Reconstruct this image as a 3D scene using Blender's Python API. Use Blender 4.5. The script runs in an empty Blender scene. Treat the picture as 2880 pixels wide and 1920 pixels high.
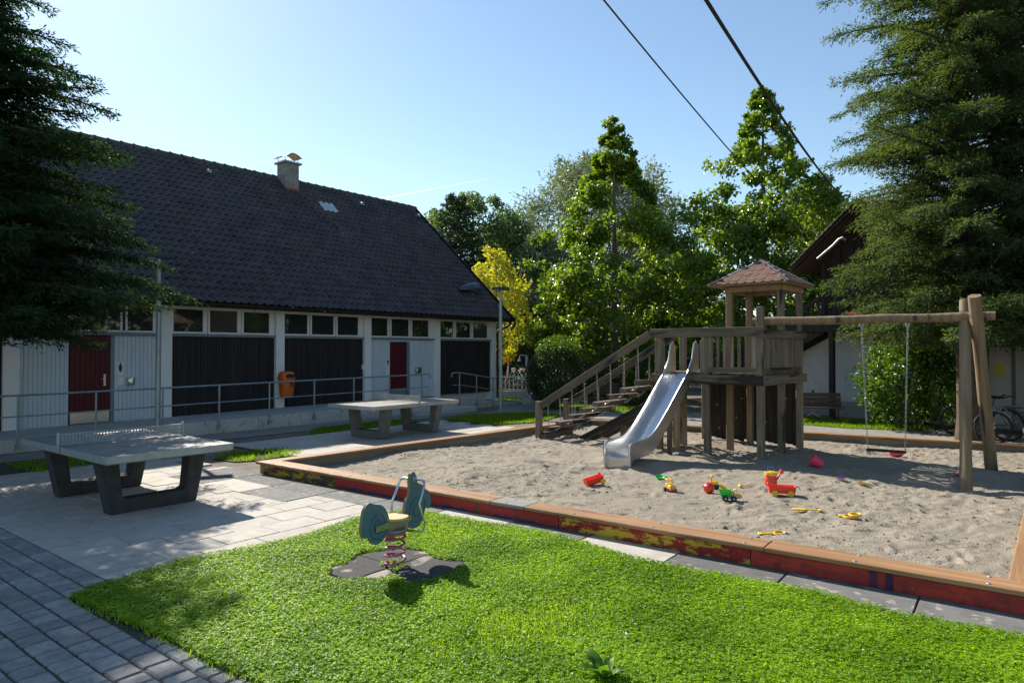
import bpy, bmesh, math, random
import numpy as np
from mathutils import Vector, Matrix
random.seed(7); rng = np.random.default_rng(7)
R = math.radians; PI = math.pi
SC = bpy.context.scene; C = SC.collection

# ------------------------------------------------------------------ camera, sky, sun, exposure
F, HOR, CAMH = 1900.0, 986.0, 1.96            # focal length and horizon row in photo pixels (2880 x 1920), eye height
cam = bpy.data.objects.new('camera', bpy.data.cameras.new('camera')); C.objects.link(cam)
cam.data.sensor_width = 36; cam.data.lens = 36 * F / 2880; cam.data.clip_end = 20000; cam.data.clip_start = .05
cam.location = (0, 0, CAMH); cam.rotation_euler = (R(90) + math.atan((HOR - 960) / F), 0, 0)
SC.camera = cam
SUN_AZ, SUN_EL = 36.0, 36.5                   # degrees left of the view axis, degrees up
sdir = Vector((-math.sin(R(SUN_AZ)) * math.cos(R(SUN_EL)), math.cos(R(SUN_AZ)) * math.cos(R(SUN_EL)), math.sin(R(SUN_EL))))
w = bpy.data.worlds.new('World'); SC.world = w; w.use_nodes = True
nt = w.node_tree; bg = nt.nodes['Background']
sky = nt.nodes.new('ShaderNodeTexSky'); sky.sky_type = 'NISHITA'; sky.sun_disc = False
sky.sun_elevation = R(SUN_EL); sky.sun_rotation = R(-SUN_AZ); sky.altitude = 200; sky.air_density = 1.0; sky.dust_density = .22; sky.ozone_density = .3
wb = nt.nodes.new('ShaderNodeMix'); wb.data_type = 'RGBA'; wb.blend_type = 'MULTIPLY'; wb.inputs['Factor'].default_value = 1; wb.inputs['B'].default_value = (.94, 1.0, .99, 1)   # white balance
nt.links.new(sky.outputs[0], wb.inputs['A']); nt.links.new(wb.outputs['Result'], bg.inputs[0]); bg.inputs[1].default_value = .098
sun = bpy.data.objects.new('sun', bpy.data.lights.new('sun', 'SUN')); C.objects.link(sun)
sun.data.energy = 5.0; sun.data.angle = R(.55); sun.data.color = (1, .93, .82)
sun.rotation_euler = sdir.to_track_quat('Z', 'Y').to_euler()
vs = SC.view_settings; vs.view_transform = 'Standard'; vs.look = 'None'; vs.gamma = 1; vs.exposure = 0.82
try: vs.use_curve_mapping = False
except Exception: pass
SC.render.engine = 'CYCLES'; SC.cycles.use_denoising = True
SC.cycles.max_bounces = 6; SC.cycles.diffuse_bounces = 3; SC.cycles.glossy_bounces = 3; SC.cycles.transmission_bounces = 4; SC.cycles.transparent_max_bounces = 8

def G(px, py, z=0.0):                          # photo pixel -> point on the level z
    d = F * (CAMH - z) / (py - HOR); return Vector(((px - 1440) / F * d, d, z))
def D(px, py, d):                              # photo pixel -> point at depth d
    return Vector(((px - 1440) / F * d, d, CAMH - (py - HOR) / F * d))
def inpoly(P, poly):
    x, y = P[:, 0], P[:, 1]; ins = np.zeros(len(P), bool); n = len(poly)
    for i in range(n):
        x1, y1 = poly[i][0], poly[i][1]; x2, y2 = poly[i - 1][0], poly[i - 1][1]
        c = ((y1 > y) != (y2 > y)); t = (x2 - x1) * (y - y1) / ((y2 - y1) if y2 != y1 else 1e-9) + x1
        ins ^= c & (x < t)
    return ins

# ------------------------------------------------------------------ materials
MATS = {}
def base_mat(name):
    m = bpy.data.materials.new(name); m.use_nodes = True; MATS[name] = m
    n = m.node_tree.nodes; return m, n, m.node_tree.links, n['Principled BSDF']
def mat(name, c1, c2=None, scale=6, rough=.7, bump=0, bscale=None, metal=0, spec=.3, stretch=(1, 1, 1), objvar=0, detail=6, lo=.35, hi=.65, dist=0, c3=None, s3=40, t3=.62, transm=0, islandvar=0):
    m, n, l, b = base_mat(name)
    b.inputs['Roughness'].default_value = rough; b.inputs['Metallic'].default_value = metal; b.inputs['Specular IOR Level'].default_value = spec
    if c2 is None: c2 = tuple(x * .75 for x in c1)
    tc = n.new('ShaderNodeTexCoord'); mp = n.new('ShaderNodeMapping'); mp.inputs['Scale'].default_value = stretch
    oi = n.new('ShaderNodeObjectInfo'); ad = n.new('ShaderNodeVectorMath'); ad.operation = 'ADD'
    sc = n.new('ShaderNodeMath'); sc.operation = 'MULTIPLY'; sc.inputs[1].default_value = 37.0
    l.new(oi.outputs['Random'], sc.inputs[0]); l.new(tc.outputs['Object'], ad.inputs[0]); l.new(sc.outputs[0], ad.inputs[1]); l.new(ad.outputs[0], mp.inputs['Vector'])
    nz = n.new('ShaderNodeTexNoise'); nz.inputs['Scale'].default_value = scale; nz.inputs['Detail'].default_value = detail; nz.inputs['Distortion'].default_value = dist; nz.inputs['Roughness'].default_value = .62
    l.new(mp.outputs[0], nz.inputs['Vector'])
    cr = n.new('ShaderNodeValToRGB'); e = cr.color_ramp.elements; e[0].position = lo; e[0].color = (*c1, 1); e[1].position = hi; e[1].color = (*c2, 1)
    l.new(nz.outputs['Fac'], cr.inputs['Fac']); out = cr.outputs['Color']
    if c3 is not None:
        n3 = n.new('ShaderNodeTexNoise'); n3.inputs['Scale'].default_value = s3; n3.inputs['Detail'].default_value = 4
        l.new(mp.outputs[0], n3.inputs['Vector']); r3 = n.new('ShaderNodeValToRGB'); r3.color_ramp.elements[0].position = t3; r3.color_ramp.elements[1].position = t3 + .06
        l.new(n3.outputs['Fac'], r3.inputs['Fac']); mx = n.new('ShaderNodeMix'); mx.data_type = 'RGBA'
        l.new(r3.outputs['Color'], mx.inputs['Factor']); l.new(out, mx.inputs['A']); mx.inputs['B'].default_value = (*c3, 1); out = mx.outputs['Result']
    if objvar or islandvar:
        ge = n.new('ShaderNodeNewGeometry'); rv = ge.outputs['Random Per Island'] if islandvar else oi.outputs['Random']; objvar = objvar or islandvar
        mr = n.new('ShaderNodeMapRange'); mr.inputs['To Min'].default_value = 1 - objvar; mr.inputs['To Max'].default_value = 1 + objvar
        l.new(rv, mr.inputs['Value']); hv = n.new('ShaderNodeHueSaturation'); l.new(mr.outputs[0], hv.inputs['Value']); l.new(out, hv.inputs['Color']); out = hv.outputs['Color']
    l.new(out, b.inputs['Base Color'])
    if transm: b.inputs['Transmission Weight'].default_value = transm
    if bump:
        bn = n.new('ShaderNodeTexNoise'); bn.inputs['Scale'].default_value = bscale or scale * 4; bn.inputs['Detail'].default_value = 5; l.new(mp.outputs[0], bn.inputs['Vector'])
        bp = n.new('ShaderNodeBump'); bp.inputs['Strength'].default_value = bump; bp.inputs['Distance'].default_value = .02; l.new(bn.outputs['Fac'], bp.inputs['Height']); l.new(bp.outputs[0], b.inputs['Normal'])
    return m
def leaf_mat(name, c1, c2, tr=.45, rough=.4, spec=.45, tint=(1.25, 1.25, .6), big=0):
    m, n, l, b = base_mat(name); b.inputs['Roughness'].default_value = rough; b.inputs['Specular IOR Level'].default_value = spec
    g = n.new('ShaderNodeNewGeometry'); mx = n.new('ShaderNodeMix'); mx.data_type = 'RGBA'; mx.inputs['A'].default_value = (*c1, 1); mx.inputs['B'].default_value = (*c2, 1)
    if big:
        tc = n.new('ShaderNodeTexCoord'); nz = n.new('ShaderNodeTexNoise'); nz.inputs['Scale'].default_value = big; l.new(tc.outputs['Object'], nz.inputs['Vector'])
        av = n.new('ShaderNodeMath'); av.operation = 'ADD'; l.new(g.outputs['Random Per Island'], av.inputs[0]); mr = n.new('ShaderNodeMapRange'); mr.inputs['From Min'].default_value = .3; mr.inputs['From Max'].default_value = .7; mr.inputs['To Min'].default_value = -.5; mr.inputs['To Max'].default_value = .5
        l.new(nz.outputs['Fac'], mr.inputs['Value']); l.new(mr.outputs[0], av.inputs[1]); av.use_clamp = True; l.new(av.outputs[0], mx.inputs['Factor'])
    else: l.new(g.outputs['Random Per Island'], mx.inputs['Factor'])
    l.new(mx.outputs['Result'], b.inputs['Base Color'])
    t = n.new('ShaderNodeBsdfTranslucent'); mu = n.new('ShaderNodeMix'); mu.data_type = 'RGBA'; mu.blend_type = 'MULTIPLY'; mu.inputs['Factor'].default_value = 1
    l.new(mx.outputs['Result'], mu.inputs['A']); mu.inputs['B'].default_value = (tint[0] * 1.0, tint[1], tint[2], 1); l.new(mu.outputs['Result'], t.inputs['Color'])
    ms = n.new('ShaderNodeMixShader'); ms.inputs[0].default_value = tr; l.new(b.outputs[0], ms.inputs[1]); l.new(t.outputs[0], ms.inputs[2])
    l.new(ms.outputs[0], n['Material Output'].inputs['Surface']); return m

# ------------------------------------------------------------------ mesh helpers
class MB:
    def __init__(s): s.v = []; s.f = []; s.mi = []; s.cur = 0
    def add(s, vs, fs, M=None):
        o = len(s.v)
        for p in vs: s.v.append(tuple(M @ Vector(p)) if M is not None else tuple(p))
        for f in fs: s.f.append(tuple(i + o for i in f)); s.mi.append(s.cur)
        return s
    def box(s, c, d, M=None):
        x, y, z = d[0] / 2, d[1] / 2, d[2] / 2
        vs = [(c[0] + i * x, c[1] + j * y, c[2] + k * z) for k in (-1, 1) for j in (-1, 1) for i in (-1, 1)]
        return s.add(vs, [(0, 2, 3, 1), (4, 5, 7, 6), (0, 1, 5, 4), (2, 6, 7, 3), (0, 4, 6, 2), (1, 3, 7, 5)], M)
    def b2(s, x0, x1, y0, y1, z0, z1, M=None): return s.box(((x0 + x1) / 2, (y0 + y1) / 2, (z0 + z1) / 2), (abs(x1 - x0), abs(y1 - y0), abs(z1 - z0)), M)
    def beam(s, a, b, wd, ht, up=(0, 0, 1)):    # square bar from a to b
        a, b = Vector(a), Vector(b); d = (b - a); L = d.length; d.normalize(); up = Vector(up)
        if abs(d.dot(up)) > .98: up = Vector((1, 0, 0))
        sd = d.cross(up).normalized(); u2 = sd.cross(d)
        M = Matrix(((d.x, sd.x, u2.x, a.x), (d.y, sd.y, u2.y, a.y), (d.z, sd.z, u2.z, a.z), (0, 0, 0, 1)))
        return s.b2(0, L, -wd / 2, wd / 2, -ht / 2, ht / 2, M)
    def tube(s, pts, r, seg=8, closed=False, cap=True):
        pts = [Vector(p) for p in pts]; n = len(pts); rs = r if isinstance(r, (list, tuple)) else [r] * n
        t = [((pts[(i + 1) % n] if (closed or i < n - 1) else pts[i]) - (pts[i - 1] if (closed or i > 0) else pts[i])).normalized() for i in range(n)]
        u = t[0].orthogonal().normalized(); o = len(s.v); rings = []
        for i in range(n):
            u = (u - t[i] * u.dot(t[i])); u = u.normalized() if u.length > 1e-6 else t[i].orthogonal().normalized(); v = t[i].cross(u)
            for k in range(seg):
                a = 2 * PI * k / seg; s.v.append(tuple(pts[i] + (u * math.cos(a) + v * math.sin(a)) * rs[i]))
        m = n if closed else n - 1
        for i in range(m):
            for k in range(seg):
                a, b = o + i * seg + k, o + i * seg + (k + 1) % seg; c, d = o + ((i + 1) % n) * seg + (k + 1) % seg, o + ((i + 1) % n) * seg + k
                s.f.append((a, b, c, d)); s.mi.append(s.cur)
        if cap and not closed:
            s.f.append(tuple(o + k for k in reversed(range(seg)))); s.mi.append(s.cur); s.f.append(tuple(o + (n - 1) * seg + k for k in range(seg))); s.mi.append(s.cur)
        return s
    def cyl(s, c, r, h, seg=16, M=None, r2=None, axis='z'):
        vs = []; r2 = r if r2 is None else r2
        for k, (zz, rr) in enumerate(((-h / 2, r), (h / 2, r2))):
            for i in range(seg):
                a = 2 * PI * i / seg; p = (rr * math.cos(a), rr * math.sin(a), zz)
                if axis == 'x': p = (p[2], p[0], p[1])
                if axis == 'y': p = (p[1], p[2], p[0])
                vs.append((c[0] + p[0], c[1] + p[1], c[2] + p[2]))
        fs = [(i, (i + 1) % seg, seg + (i + 1) % seg, seg + i) for i in range(seg)] + [tuple(reversed(range(seg))), tuple(range(seg, 2 * seg))]
        return s.add(vs, fs, M)
    def lathe(s, prof, seg=16, M=None):
        vs = []; n = len(prof)
        for r, z in prof:
            for i in range(seg): a = 2 * PI * i / seg; vs.append((r * math.cos(a), r * math.sin(a), z))
        fs = [(j * seg + i, j * seg + (i + 1) % seg, (j + 1) * seg + (i + 1) % seg, (j + 1) * seg + i) for j in range(n - 1) for i in range(seg)]
        return s.add(vs, fs, M)
    def prism(s, poly, a0, a1, ax='z', M=None):  # extruded outline
        n = len(poly)
        def q(p, h): return (p[0], p[1], h) if ax == 'z' else ((p[0], h, p[1]) if ax == 'y' else (h, p[0], p[1]))
        vs = [q(p, a0) for p in poly] + [q(p, a1) for p in poly]
        return s.add(vs, [tuple(reversed(range(n))), tuple(range(n, 2 * n))] + [(i, (i + 1) % n, n + (i + 1) % n, n + i) for i in range(n)], M)
    def mesh(s, name, mats, bevel=0, smooth=False):
        me = bpy.data.meshes.new(name); me.from_pydata(s.v, [], s.f)
        for m in (mats if isinstance(mats, (list, tuple)) else [mats]): me.materials.append(MATS[m])
        if any(s.mi): me.polygons.foreach_set('material_index', s.mi)
        bm = bmesh.new(); bm.from_mesh(me); bmesh.ops.recalc_face_normals(bm, faces=bm.faces)
        if bevel: bmesh.ops.bevel(bm, geom=[e for e in bm.edges if len(e.link_faces) == 2 and e.calc_face_angle(0) > .5], offset=bevel, segments=1, affect='EDGES', clamp_overlap=True)
        bm.to_mesh(me); bm.free()
        if smooth: me.shade_smooth(); me.set_sharp_from_angle(angle=R(40))
        return me
def link(name, me, parent=None, loc=None, rot=None):
    o = bpy.data.objects.new(name, me); C.objects.link(o)
    if parent is not None: o.parent = parent
    if loc is not None: o.location = loc
    if rot is not None: o.rotation_euler = rot
    return o
def ob(name, mb, mats, parent=None, bevel=0, smooth=False, loc=None, rot=None): return link(name, mb.mesh(name, mats, bevel, smooth), parent, loc, rot)
def thing(name, label, cat, loc=(0, 0, 0), rz=0, group=None):
    o = bpy.data.objects.new(name, None); C.objects.link(o); o.location = loc; o.rotation_euler = (0, 0, rz); o.empty_display_size = .2
    return tag(o, label, cat, group)
def tag(o, label, cat=None, group=None):
    o['label'] = label
    if cat: o['category'] = cat
    if group: o['group'] = group
    return o
def kind(o, k): o['kind'] = k; return o
def np_mesh(name, V, Fc, mats, mi=None, smooth=False):
    V = np.asarray(V, np.float32); Fc = np.asarray(Fc, np.int32); k = Fc.shape[1]
    me = bpy.data.meshes.new(name); me.vertices.add(len(V)); me.vertices.foreach_set('co', V.ravel())
    me.loops.add(Fc.size); me.loops.foreach_set('vertex_index', Fc.ravel())
    me.polygons.add(len(Fc)); me.polygons.foreach_set('loop_start', np.arange(0, Fc.size, k, dtype=np.int32)); me.polygons.foreach_set('loop_total', np.full(len(Fc), k, np.int32))
    for m in (mats if isinstance(mats, (list, tuple)) else [mats]): me.materials.append(MATS[m])
    if mi is not None: me.polygons.foreach_set('material_index', np.asarray(mi, np.int32))
    me.update(); 
    if smooth: me.shade_smooth()
    return me
def unit(a): return a / (np.linalg.norm(a, axis=1, keepdims=True) + 1e-9)
def leaves(P, A, N, ln, wd, fold=.18):          # folded leaf (2 triangles) at P along A with normal N
    A = unit(A); B = unit(np.cross(A, N)); N = np.cross(B, A); ln = np.broadcast_to(ln, len(P))[:, None]; wd = np.broadcast_to(wd, len(P))[:, None]
    V = np.stack([P, P + A * ln * .45 + B * wd * .5 + N * wd * fold, P + A * ln - N * ln * .12, P + A * ln * .45 - B * wd * .5 + N * wd * fold], 1).reshape(-1, 3)
    i = np.arange(len(P))[:, None] * 4
    Fc = np.stack([i + np.array([[0, 1, 2]]), i + np.array([[0, 2, 3]])], 1).reshape(-1, 3)
    return V, Fc
def merge(parts):
    Vs, Fs, o = [], [], 0
    for V, Fc in parts: Vs.append(V); Fs.append(Fc + o); o += len(V)
    return np.concatenate(Vs), np.concatenate(Fs)
def sheet(name, pts, z, m, k='structure', th=0):
    mb = MB(); n = len(pts)
    mb.add([(p[0], p[1], z) for p in pts], [tuple(range(n))]); o = ob(name, mb, m); kind(o, k); return o
def chain(mb, a, b, link_l=.045, r=.0035, sag=0, wl=.024):
    a, b = Vector(a), Vector(b); L = (b - a).length; n = max(2, int(L / (link_l * .78))); path = []
    for i in range(n + 1):
        t = i / n; path.append(a.lerp(b, t) - Vector((0, 0, sag * 4 * t * (1 - t))))
    for i in range(n):
        c = (path[i] + path[i + 1]) / 2; d = (path[i + 1] - path[i]).normalized(); u = d.cross(Vector((.3, .5, .2))).normalized(); v = d.cross(u)
        if i % 2: u = v
        h = link_l / 2 - wl / 2
        ring = [c + d * h + u * wl / 2 * .9, c + d * (h + wl * .4), c + d * h - u * wl / 2 * .9, c - d * h - u * wl / 2 * .9, c - d * (h + wl * .4), c - d * h + u * wl / 2 * .9]
        mb.tube(ring, r, 4, closed=True)
    return mb

# ---- material library
mat('soil', (.11, .088, .066), (.19, .16, .125), 3, .95, .5, 30, c3=(.28, .25, .21), s3=90, t3=.6)
mat('lawn_soil', (.03, .045, .012), (.05, .06, .02), 6, .95, .3, 30)
mat('paver', (.2, .205, .21), (.31, .305, .295), 14, .85, .45, 120, objvar=.2, c3=(.12, .125, .125), s3=60, t3=.66)
mat('slab', (.38, .35, .305), (.47, .435, .385), 7, .85, .2, 160, objvar=.07, c3=(.3, .285, .26), s3=55, t3=.64)
mat('slab_dark', (.12, .12, .118), (.17, .168, .162), 5, .88, .25, 140, objvar=.25, c3=(.3, .28, .24), s3=9, t3=.6)
mat('joint', (.05, .05, .04), (.085, .08, .065), 20, .95, .3)
mat('asphalt', (.2, .19, .175), (.27, .255, .235), 4, .92, .3, 90)
mat('sand', (.33, .285, .22), (.43, .375, .295), 2.2, .95, 1.0, 85, c3=(.16, .138, .11), s3=150, t3=.5)
mat('rubber', (.045, .045, .047), (.075, .074, .072), 30, .9, .35, 150, c3=(.33, .29, .24), s3=3.0, t3=.585)
mat('concrete', (.36, .36, .345), (.45, .445, .42), 5, .85, .25, 60, c3=(.27, .27, .25), s3=12, t3=.6)
mat('concrete_light', (.4, .4, .385), (.5, .49, .46), 4, .85, .2, 70, c3=(.3, .3, .285), s3=8, t3=.6)
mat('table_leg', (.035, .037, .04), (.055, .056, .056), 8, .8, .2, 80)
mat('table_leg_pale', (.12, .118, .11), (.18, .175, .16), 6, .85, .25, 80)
mat('table_top', (.21, .195, .175), (.3, .28, .255), 4, .6, .15, 200, c3=(.22, .21, .19), s3=90, t3=.6)
mat('plaster', (.7, .705, .69), (.77, .77, .755), 2.5, .85, .15, 160)
mat('white_board', (.5, .56, .61), (.56, .61, .655), 3, .55, .05, stretch=(4, 4, .4), objvar=.03)
mat('dark_board', (.016, .014, .014), (.03, .025, .023), 5, .65, .3, 30, stretch=(3, 3, .25), objvar=.25)
mat('white_frame', (.72, .72, .7), (.78, .78, .76), 4, .4)
mat('slate_trim', (.16, .2, .23), (.2, .24, .27), 5, .5)
mat('red_door', (.075, .006, .01), (.095, .009, .013), 4, .5, objvar=.06, stretch=(3, 3, .5))
mat('roof_tile', (.03, .027, .029), (.066, .056, .056), 1.6, .58, .2, 60, objvar=.16, spec=.35, c3=(.07, .045, .045), s3=.5, t3=.6)
mat('roof_tile_far', (.03, .027, .029), (.066, .056, .056), 1.6, .58, .2, 60, islandvar=.16, spec=.35, c3=(.07, .045, .045), s3=.5, t3=.6)
mat('ridge_tile', (.06, .062, .052), (.1, .1, .08), 4, .8, .3)
mat('brown_metal', (.03, .02, .018), (.04, .028, .024), 4, .4, metal=.3)
mat('steel', (.5, .5, .5), (.6, .6, .6), 3, .28, metal=1)
mat('chute', (.62, .63, .64), (.68, .69, .7), 2, .3, .02, 200, metal=1, stretch=(1, 1, 1))
mat('galv', (.23, .28, .3), (.31, .36, .38), 6, .5, .1, metal=.55)
mat('galv_pole', (.3, .35, .38), (.38, .43, .45), 8, .5, .1, metal=.6)
mat('lamp_black', (.03, .033, .036), (.045, .05, .05), 5, .45)
mat('lamp_glass', (.5, .52, .52), (.55, .56, .56), 3, .35)
mat('wood_grey', (.125, .105, .075), (.25, .215, .155), 4, .85, .5, 26, stretch=(2.5, 2.5, .3), objvar=.22, c3=(.04, .034, .028), s3=2.0, t3=.58)
mat('wood_grey_x', (.1, .08, .058), (.2, .165, .12), 4, .85, .5, 26, stretch=(.3, 2.5, 2.5), objvar=.22, c3=(.03, .027, .024), s3=2.0, t3=.52)
mat('wood_new', (.25, .17, .095), (.36, .255, .155), 4, .7, .3, 26, stretch=(2.5, 2.5, .3), objvar=.15)
mat('wood_log', (.17, .12, .07), (.29, .215, .13), 5, .8, .6, 20, stretch=(2.5, 2.5, .2), c3=(.06, .048, .036), s3=3, t3=.62)
mat('wood_cap', (.26, .135, .062), (.4, .235, .125), 3, .55, .25, 30, stretch=(.25, 4, 4), objvar=.1, c3=(.2, .09, .04), s3=2, t3=.62)
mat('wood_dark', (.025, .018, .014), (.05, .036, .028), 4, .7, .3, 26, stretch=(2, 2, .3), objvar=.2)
mat('bench_wood', (.075, .042, .03), (.12, .07, .05), 4, .45, .2, 26, stretch=(.3, 3, 3))
mat('shingle', (.14, .08, .063), (.21, .12, .095), 60, .95, .5, 200, objvar=.14)
mat('flashing', (.4, .42, .44), (.5, .5, .5), 5, .4, metal=.7)
mat('orange_plastic', (.62, .13, .02), (.7, .16, .03), 4, .45)
mat('black_print', (.02, .02, .025), (.03, .03, .03), 4, .6)
mat('blue_print', (.01, .02, .2), (.015, .03, .25), 4, .5)
mat('pane_blind', (.06, .052, .043), (.075, .065, .054), 30, .06, spec=.9)
mat('glass', (.02, .026, .024), (.03, .036, .03), 2, .03, spec=1.0)
mat('curtain', (.16, .13, .11), (.2, .17, .14), 30, .8)
mat('glass_tile', (.35, .5, .53), (.45, .58, .6), 8, .2)
mat('bark', (.07, .05, .036), (.13, .1, .075), 5, .95, .8, 22, stretch=(2, 2, .4))
mat('bark_grey', (.12, .1, .08), (.2, .17, .14), 5, .95, .6, 22, stretch=(2, 2, .4))
mat('toy_red', (.85, .07, .03), (.78, .055, .03), 6, .4, spec=.5)
mat('toy_pink', (.85, .05, .13), (.8, .06, .15), 6, .4, spec=.5)
mat('toy_yellow', (.85, .5, .03), (.8, .45, .03), 6, .4, spec=.5)
mat('toy_green', (.03, .5, .06), (.03, .42, .05), 6, .4, spec=.5)
mat('toy_black', (.02, .02, .02), (.03, .03, .03), 6, .5)
mat('toy_blue', (.03, .14, .5), (.03, .12, .42), 6, .4)
mat('toy_tan', (.6, .42, .18), (.52, .36, .16), 6, .5)
mat('toy_purple', (.4, .1, .6), (.35, .09, .5), 6, .5)
mat('rider_blue', (.075, .17, .235), (.1, .2, .265), 5, .45, objvar=0, c3=(.12, .2, .22), s3=7, t3=.66)
mat('rider_groove', (.025, .07, .09), (.03, .08, .1), 5, .6)
mat('rider_edge', (.25, .15, .07), (.32, .2, .1), 10, .7)
mat('rider_spring', (.3, .09, .13), (.36, .12, .16), 6, .4, spec=.5)
mat('rider_seat', (.62, .42, .22), (.7, .5, .28), 5, .5)
mat('rider_bar', (.34, .31, .22), (.4, .36, .27), 5, .4, metal=.4)
mat('wire', (.02, .02, .022), (.03, .03, .03), 4, .6)
mat('house_white', (.6, .585, .55), (.68, .66, .62), 3, .85, .15, 120)
mat('house_plinth', (.3, .29, .26), (.38, .36, .33), 3, .9, .3, 60)
mat('verge', (.16, .1, .075), (.22, .15, .12), 5, .7)
mat('blue_mat', (.03, .22, .5), (.05, .28, .55), 4, .7)
mat('fence_paint', (.5, .52, .5), (.6, .6, .57), 5, .6)
mat('fence_wood', (.1, .085, .07), (.16, .135, .11), 4, .8, .3, stretch=(.3, 3, 3), objvar=.15)
mat('stake_red', (.55, .1, .05), (.6, .14, .07), 5, .7)
mat('stake_white', (.6, .56, .5), (.65, .6, .55), 5, .7)
mat('sign_green', (.02, .22, .13), (.03, .25, .15), 5, .5)
mat('tyre', (.015, .015, .016), (.03, .03, .03), 9, .7)
mat('bike_paint', (.12, .14, .16), (.16, .17, .19), 5, .3, metal=.4)
mat('terracotta', (.1, .06, .048), (.15, .09, .07), 2, .8, .3, 30, objvar=.2)
mat('contrail', (.9, .9, .9), (.95, .95, .95), 1, .9)
mat('hood_metal', (.06, .085, .1), (.08, .105, .12), 4, .4, metal=.4)
mat('copper_inside', (.3, .19, .1), (.4, .27, .16), 6, .5, metal=.5)
mat('chimney_render', (.2, .19, .17), (.3, .285, .255), 3, .9, .6, 40, c3=(.1, .1, .095), s3=14, t3=.6)
mat('chimney_brick', (.22, .06, .06), (.28, .09, .08), 8, .85, .3)
mat('yellow_note', (.75, .6, .08), (.8, .66, .1), 5, .6)
leaf_mat('linden_leaf', (.055, .12, .016), (.17, .26, .032), .55, .3, .6, (1.6, 1.5, .45), .5)
leaf_mat('willow_leaf', (.14, .19, .115), (.22, .27, .17), .4, .45, .4, (1.2, 1.2, .7), .4)
leaf_mat('ash_leaf', (.08, .15, .05), (.14, .22, .075), .45, .4, .4, (1.3, 1.3, .6), .4)
leaf_mat('yellow_leaf', (.5, .45, .025), (.62, .6, .08), .5, .4, .4, (1.05, 1.1, .45), .8)
leaf_mat('pine_needle', (.02, .05, .024), (.04, .075, .035), .2, .5, .3, (1.2, 1.2, .6))
leaf_mat('cypress_spray', (.016, .046, .027), (.034, .07, .034), .28, .75, .08, (1.9, 1.8, .5), .7)
leaf_mat('hemlock_spray', (.045, .09, .042), (.095, .145, .055), .42, .6, .2, (1.7, 1.5, .5), .7)
leaf_mat('laurel_leaf', (.045, .11, .014), (.09, .18, .027), .45, .35, .45, (1.8, 1.6, .4), .8)
leaf_mat('hedge_leaf', (.025, .055, .015), (.045, .085, .025), .3, .4, .4, (1.5, 1.5, .5), .8)
leaf_mat('grass_blade', (.14, .28, .014), (.29, .47, .026), .62, .55, .25, (1.82, 1.6, .44), 1.3)
leaf_mat('clover_leaf', (.14, .28, .014), (.32, .5, .032), .62, .45, .3, (1.82, 1.6, .44), 1.3)
leaf_mat('grass_far', (.1, .2, .012), (.2, .32, .025), .6, .5, .3, (1.6, 1.5, .4))
leaf_mat('dry_leaf', (.3, .36, .2), (.5, .5, .36), .3, .5, .4, (1, 1, .9))
leaf_mat('dock_leaf', (.07, .17, .02), (.16, .3, .03), .5, .5, .25, (1.5, 1.4, .4), 6)

# ------------------------------------------------------------------ ground, paving, lawn
def wob(name, mb, mats, root, bevel=0, smooth=False):     # part built in world coordinates, adopted by its thing
    o = ob(name, mb, mats, None, bevel, smooth); o.parent = root
    o.matrix_parent_inverse = (Matrix.Translation(root.location) @ Matrix.Rotation(root.rotation_euler[2], 4, 'Z')).inverted(); return o
UA = R(52); U = Vector((math.cos(UA), math.sin(UA), 0)); Vv = Vector((-math.sin(UA), math.cos(UA), 0))
def ab(a, b, z=0): return U * a + Vv * b + Vector((0, 0, z))
g = MB(); g.b2(-400, 400, -60, 700, -.4, -.025); kind(ob('ground', g, 'soil'), 'structure')
lawn_px = [(200, 1679), (286, 1645), (408, 1608), (510, 1575), (694, 1543), (796, 1522), (891, 1497), (1003, 1458), (1122, 1441), (1197, 1441), (1300, 1461), (1527, 1497), (1629, 1524), (1776, 1569), (1920, 1599), (2149, 1641), (2312, 1669), (2504, 1722), (2655, 1751), (2880, 1790)]
LAWN = [G(*p) for p in lawn_px] + [Vector((4.6, 3.2, 0)), Vector((4.6, 2.0, 0)), Vector((1.2, 2.0, 0))] + [G(*p) for p in ((726, 1920), (612, 1869), (469, 1792), (298, 1722))]
sheet('lawn_ground', LAWN, .004, 'lawn_soil')
pts = [ab(*q) for q in ((-1.2, 3.0), (2.5, 3.0), (5.6, 5.0), (5.6, 12.9), (2.5, 16), (-1.2, 10))]
sheet('paving_bed', pts, -.014, 'joint')
# small concrete pavers, rows across the paving direction
paving = kind(thing('paver_path', 'grey square concrete pavers laid in staggered rows', 'paving'), 'structure')
A0 = 2.446; PV = {}
for wd in (.15, .18, .215):
    mb = MB(); mb.box((0, 0, -.03), (.166, wd - .013, .06)); PV[wd] = mb.mesh('paver', 'paver', .011)
spots = []
a = A0
k = 0
while a > -.6:
    a -= .18; b = 2.6 + random.random() * .2
    while b < 13.5:
        wd = random.choice((.15, .18, .18, .215)); c = ab(a + .09, b + wd / 2); b += wd
        if c.y < 2.2 or c.x < -9: continue
        if inpoly(np.array([[c.x, c.y]]), LAWN)[0]: continue
        px = 1440 + F * c.x / c.y; spots.append((0 if -60 < px < 2900 else 1, c.length, c, wd))
spots.sort(key=lambda t: (t[0], t[1])); rest = MB()
for i, (o, d, c, wd) in enumerate(spots):
    h = random.uniform(-.004, .002); M = Matrix.Translation((c.x, c.y, h)) @ Matrix.Rotation(UA + random.uniform(-.02, .02), 4, 'Z')
    if i < 300: p = link('paver', PV[wd], paving); p.matrix_local = M
    else: rest.box((0, 0, -.03), (.172, wd - .008, .06), M)
if rest.v: kind(ob('paver_field', rest, 'paver', paving), 'stuff')
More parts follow.
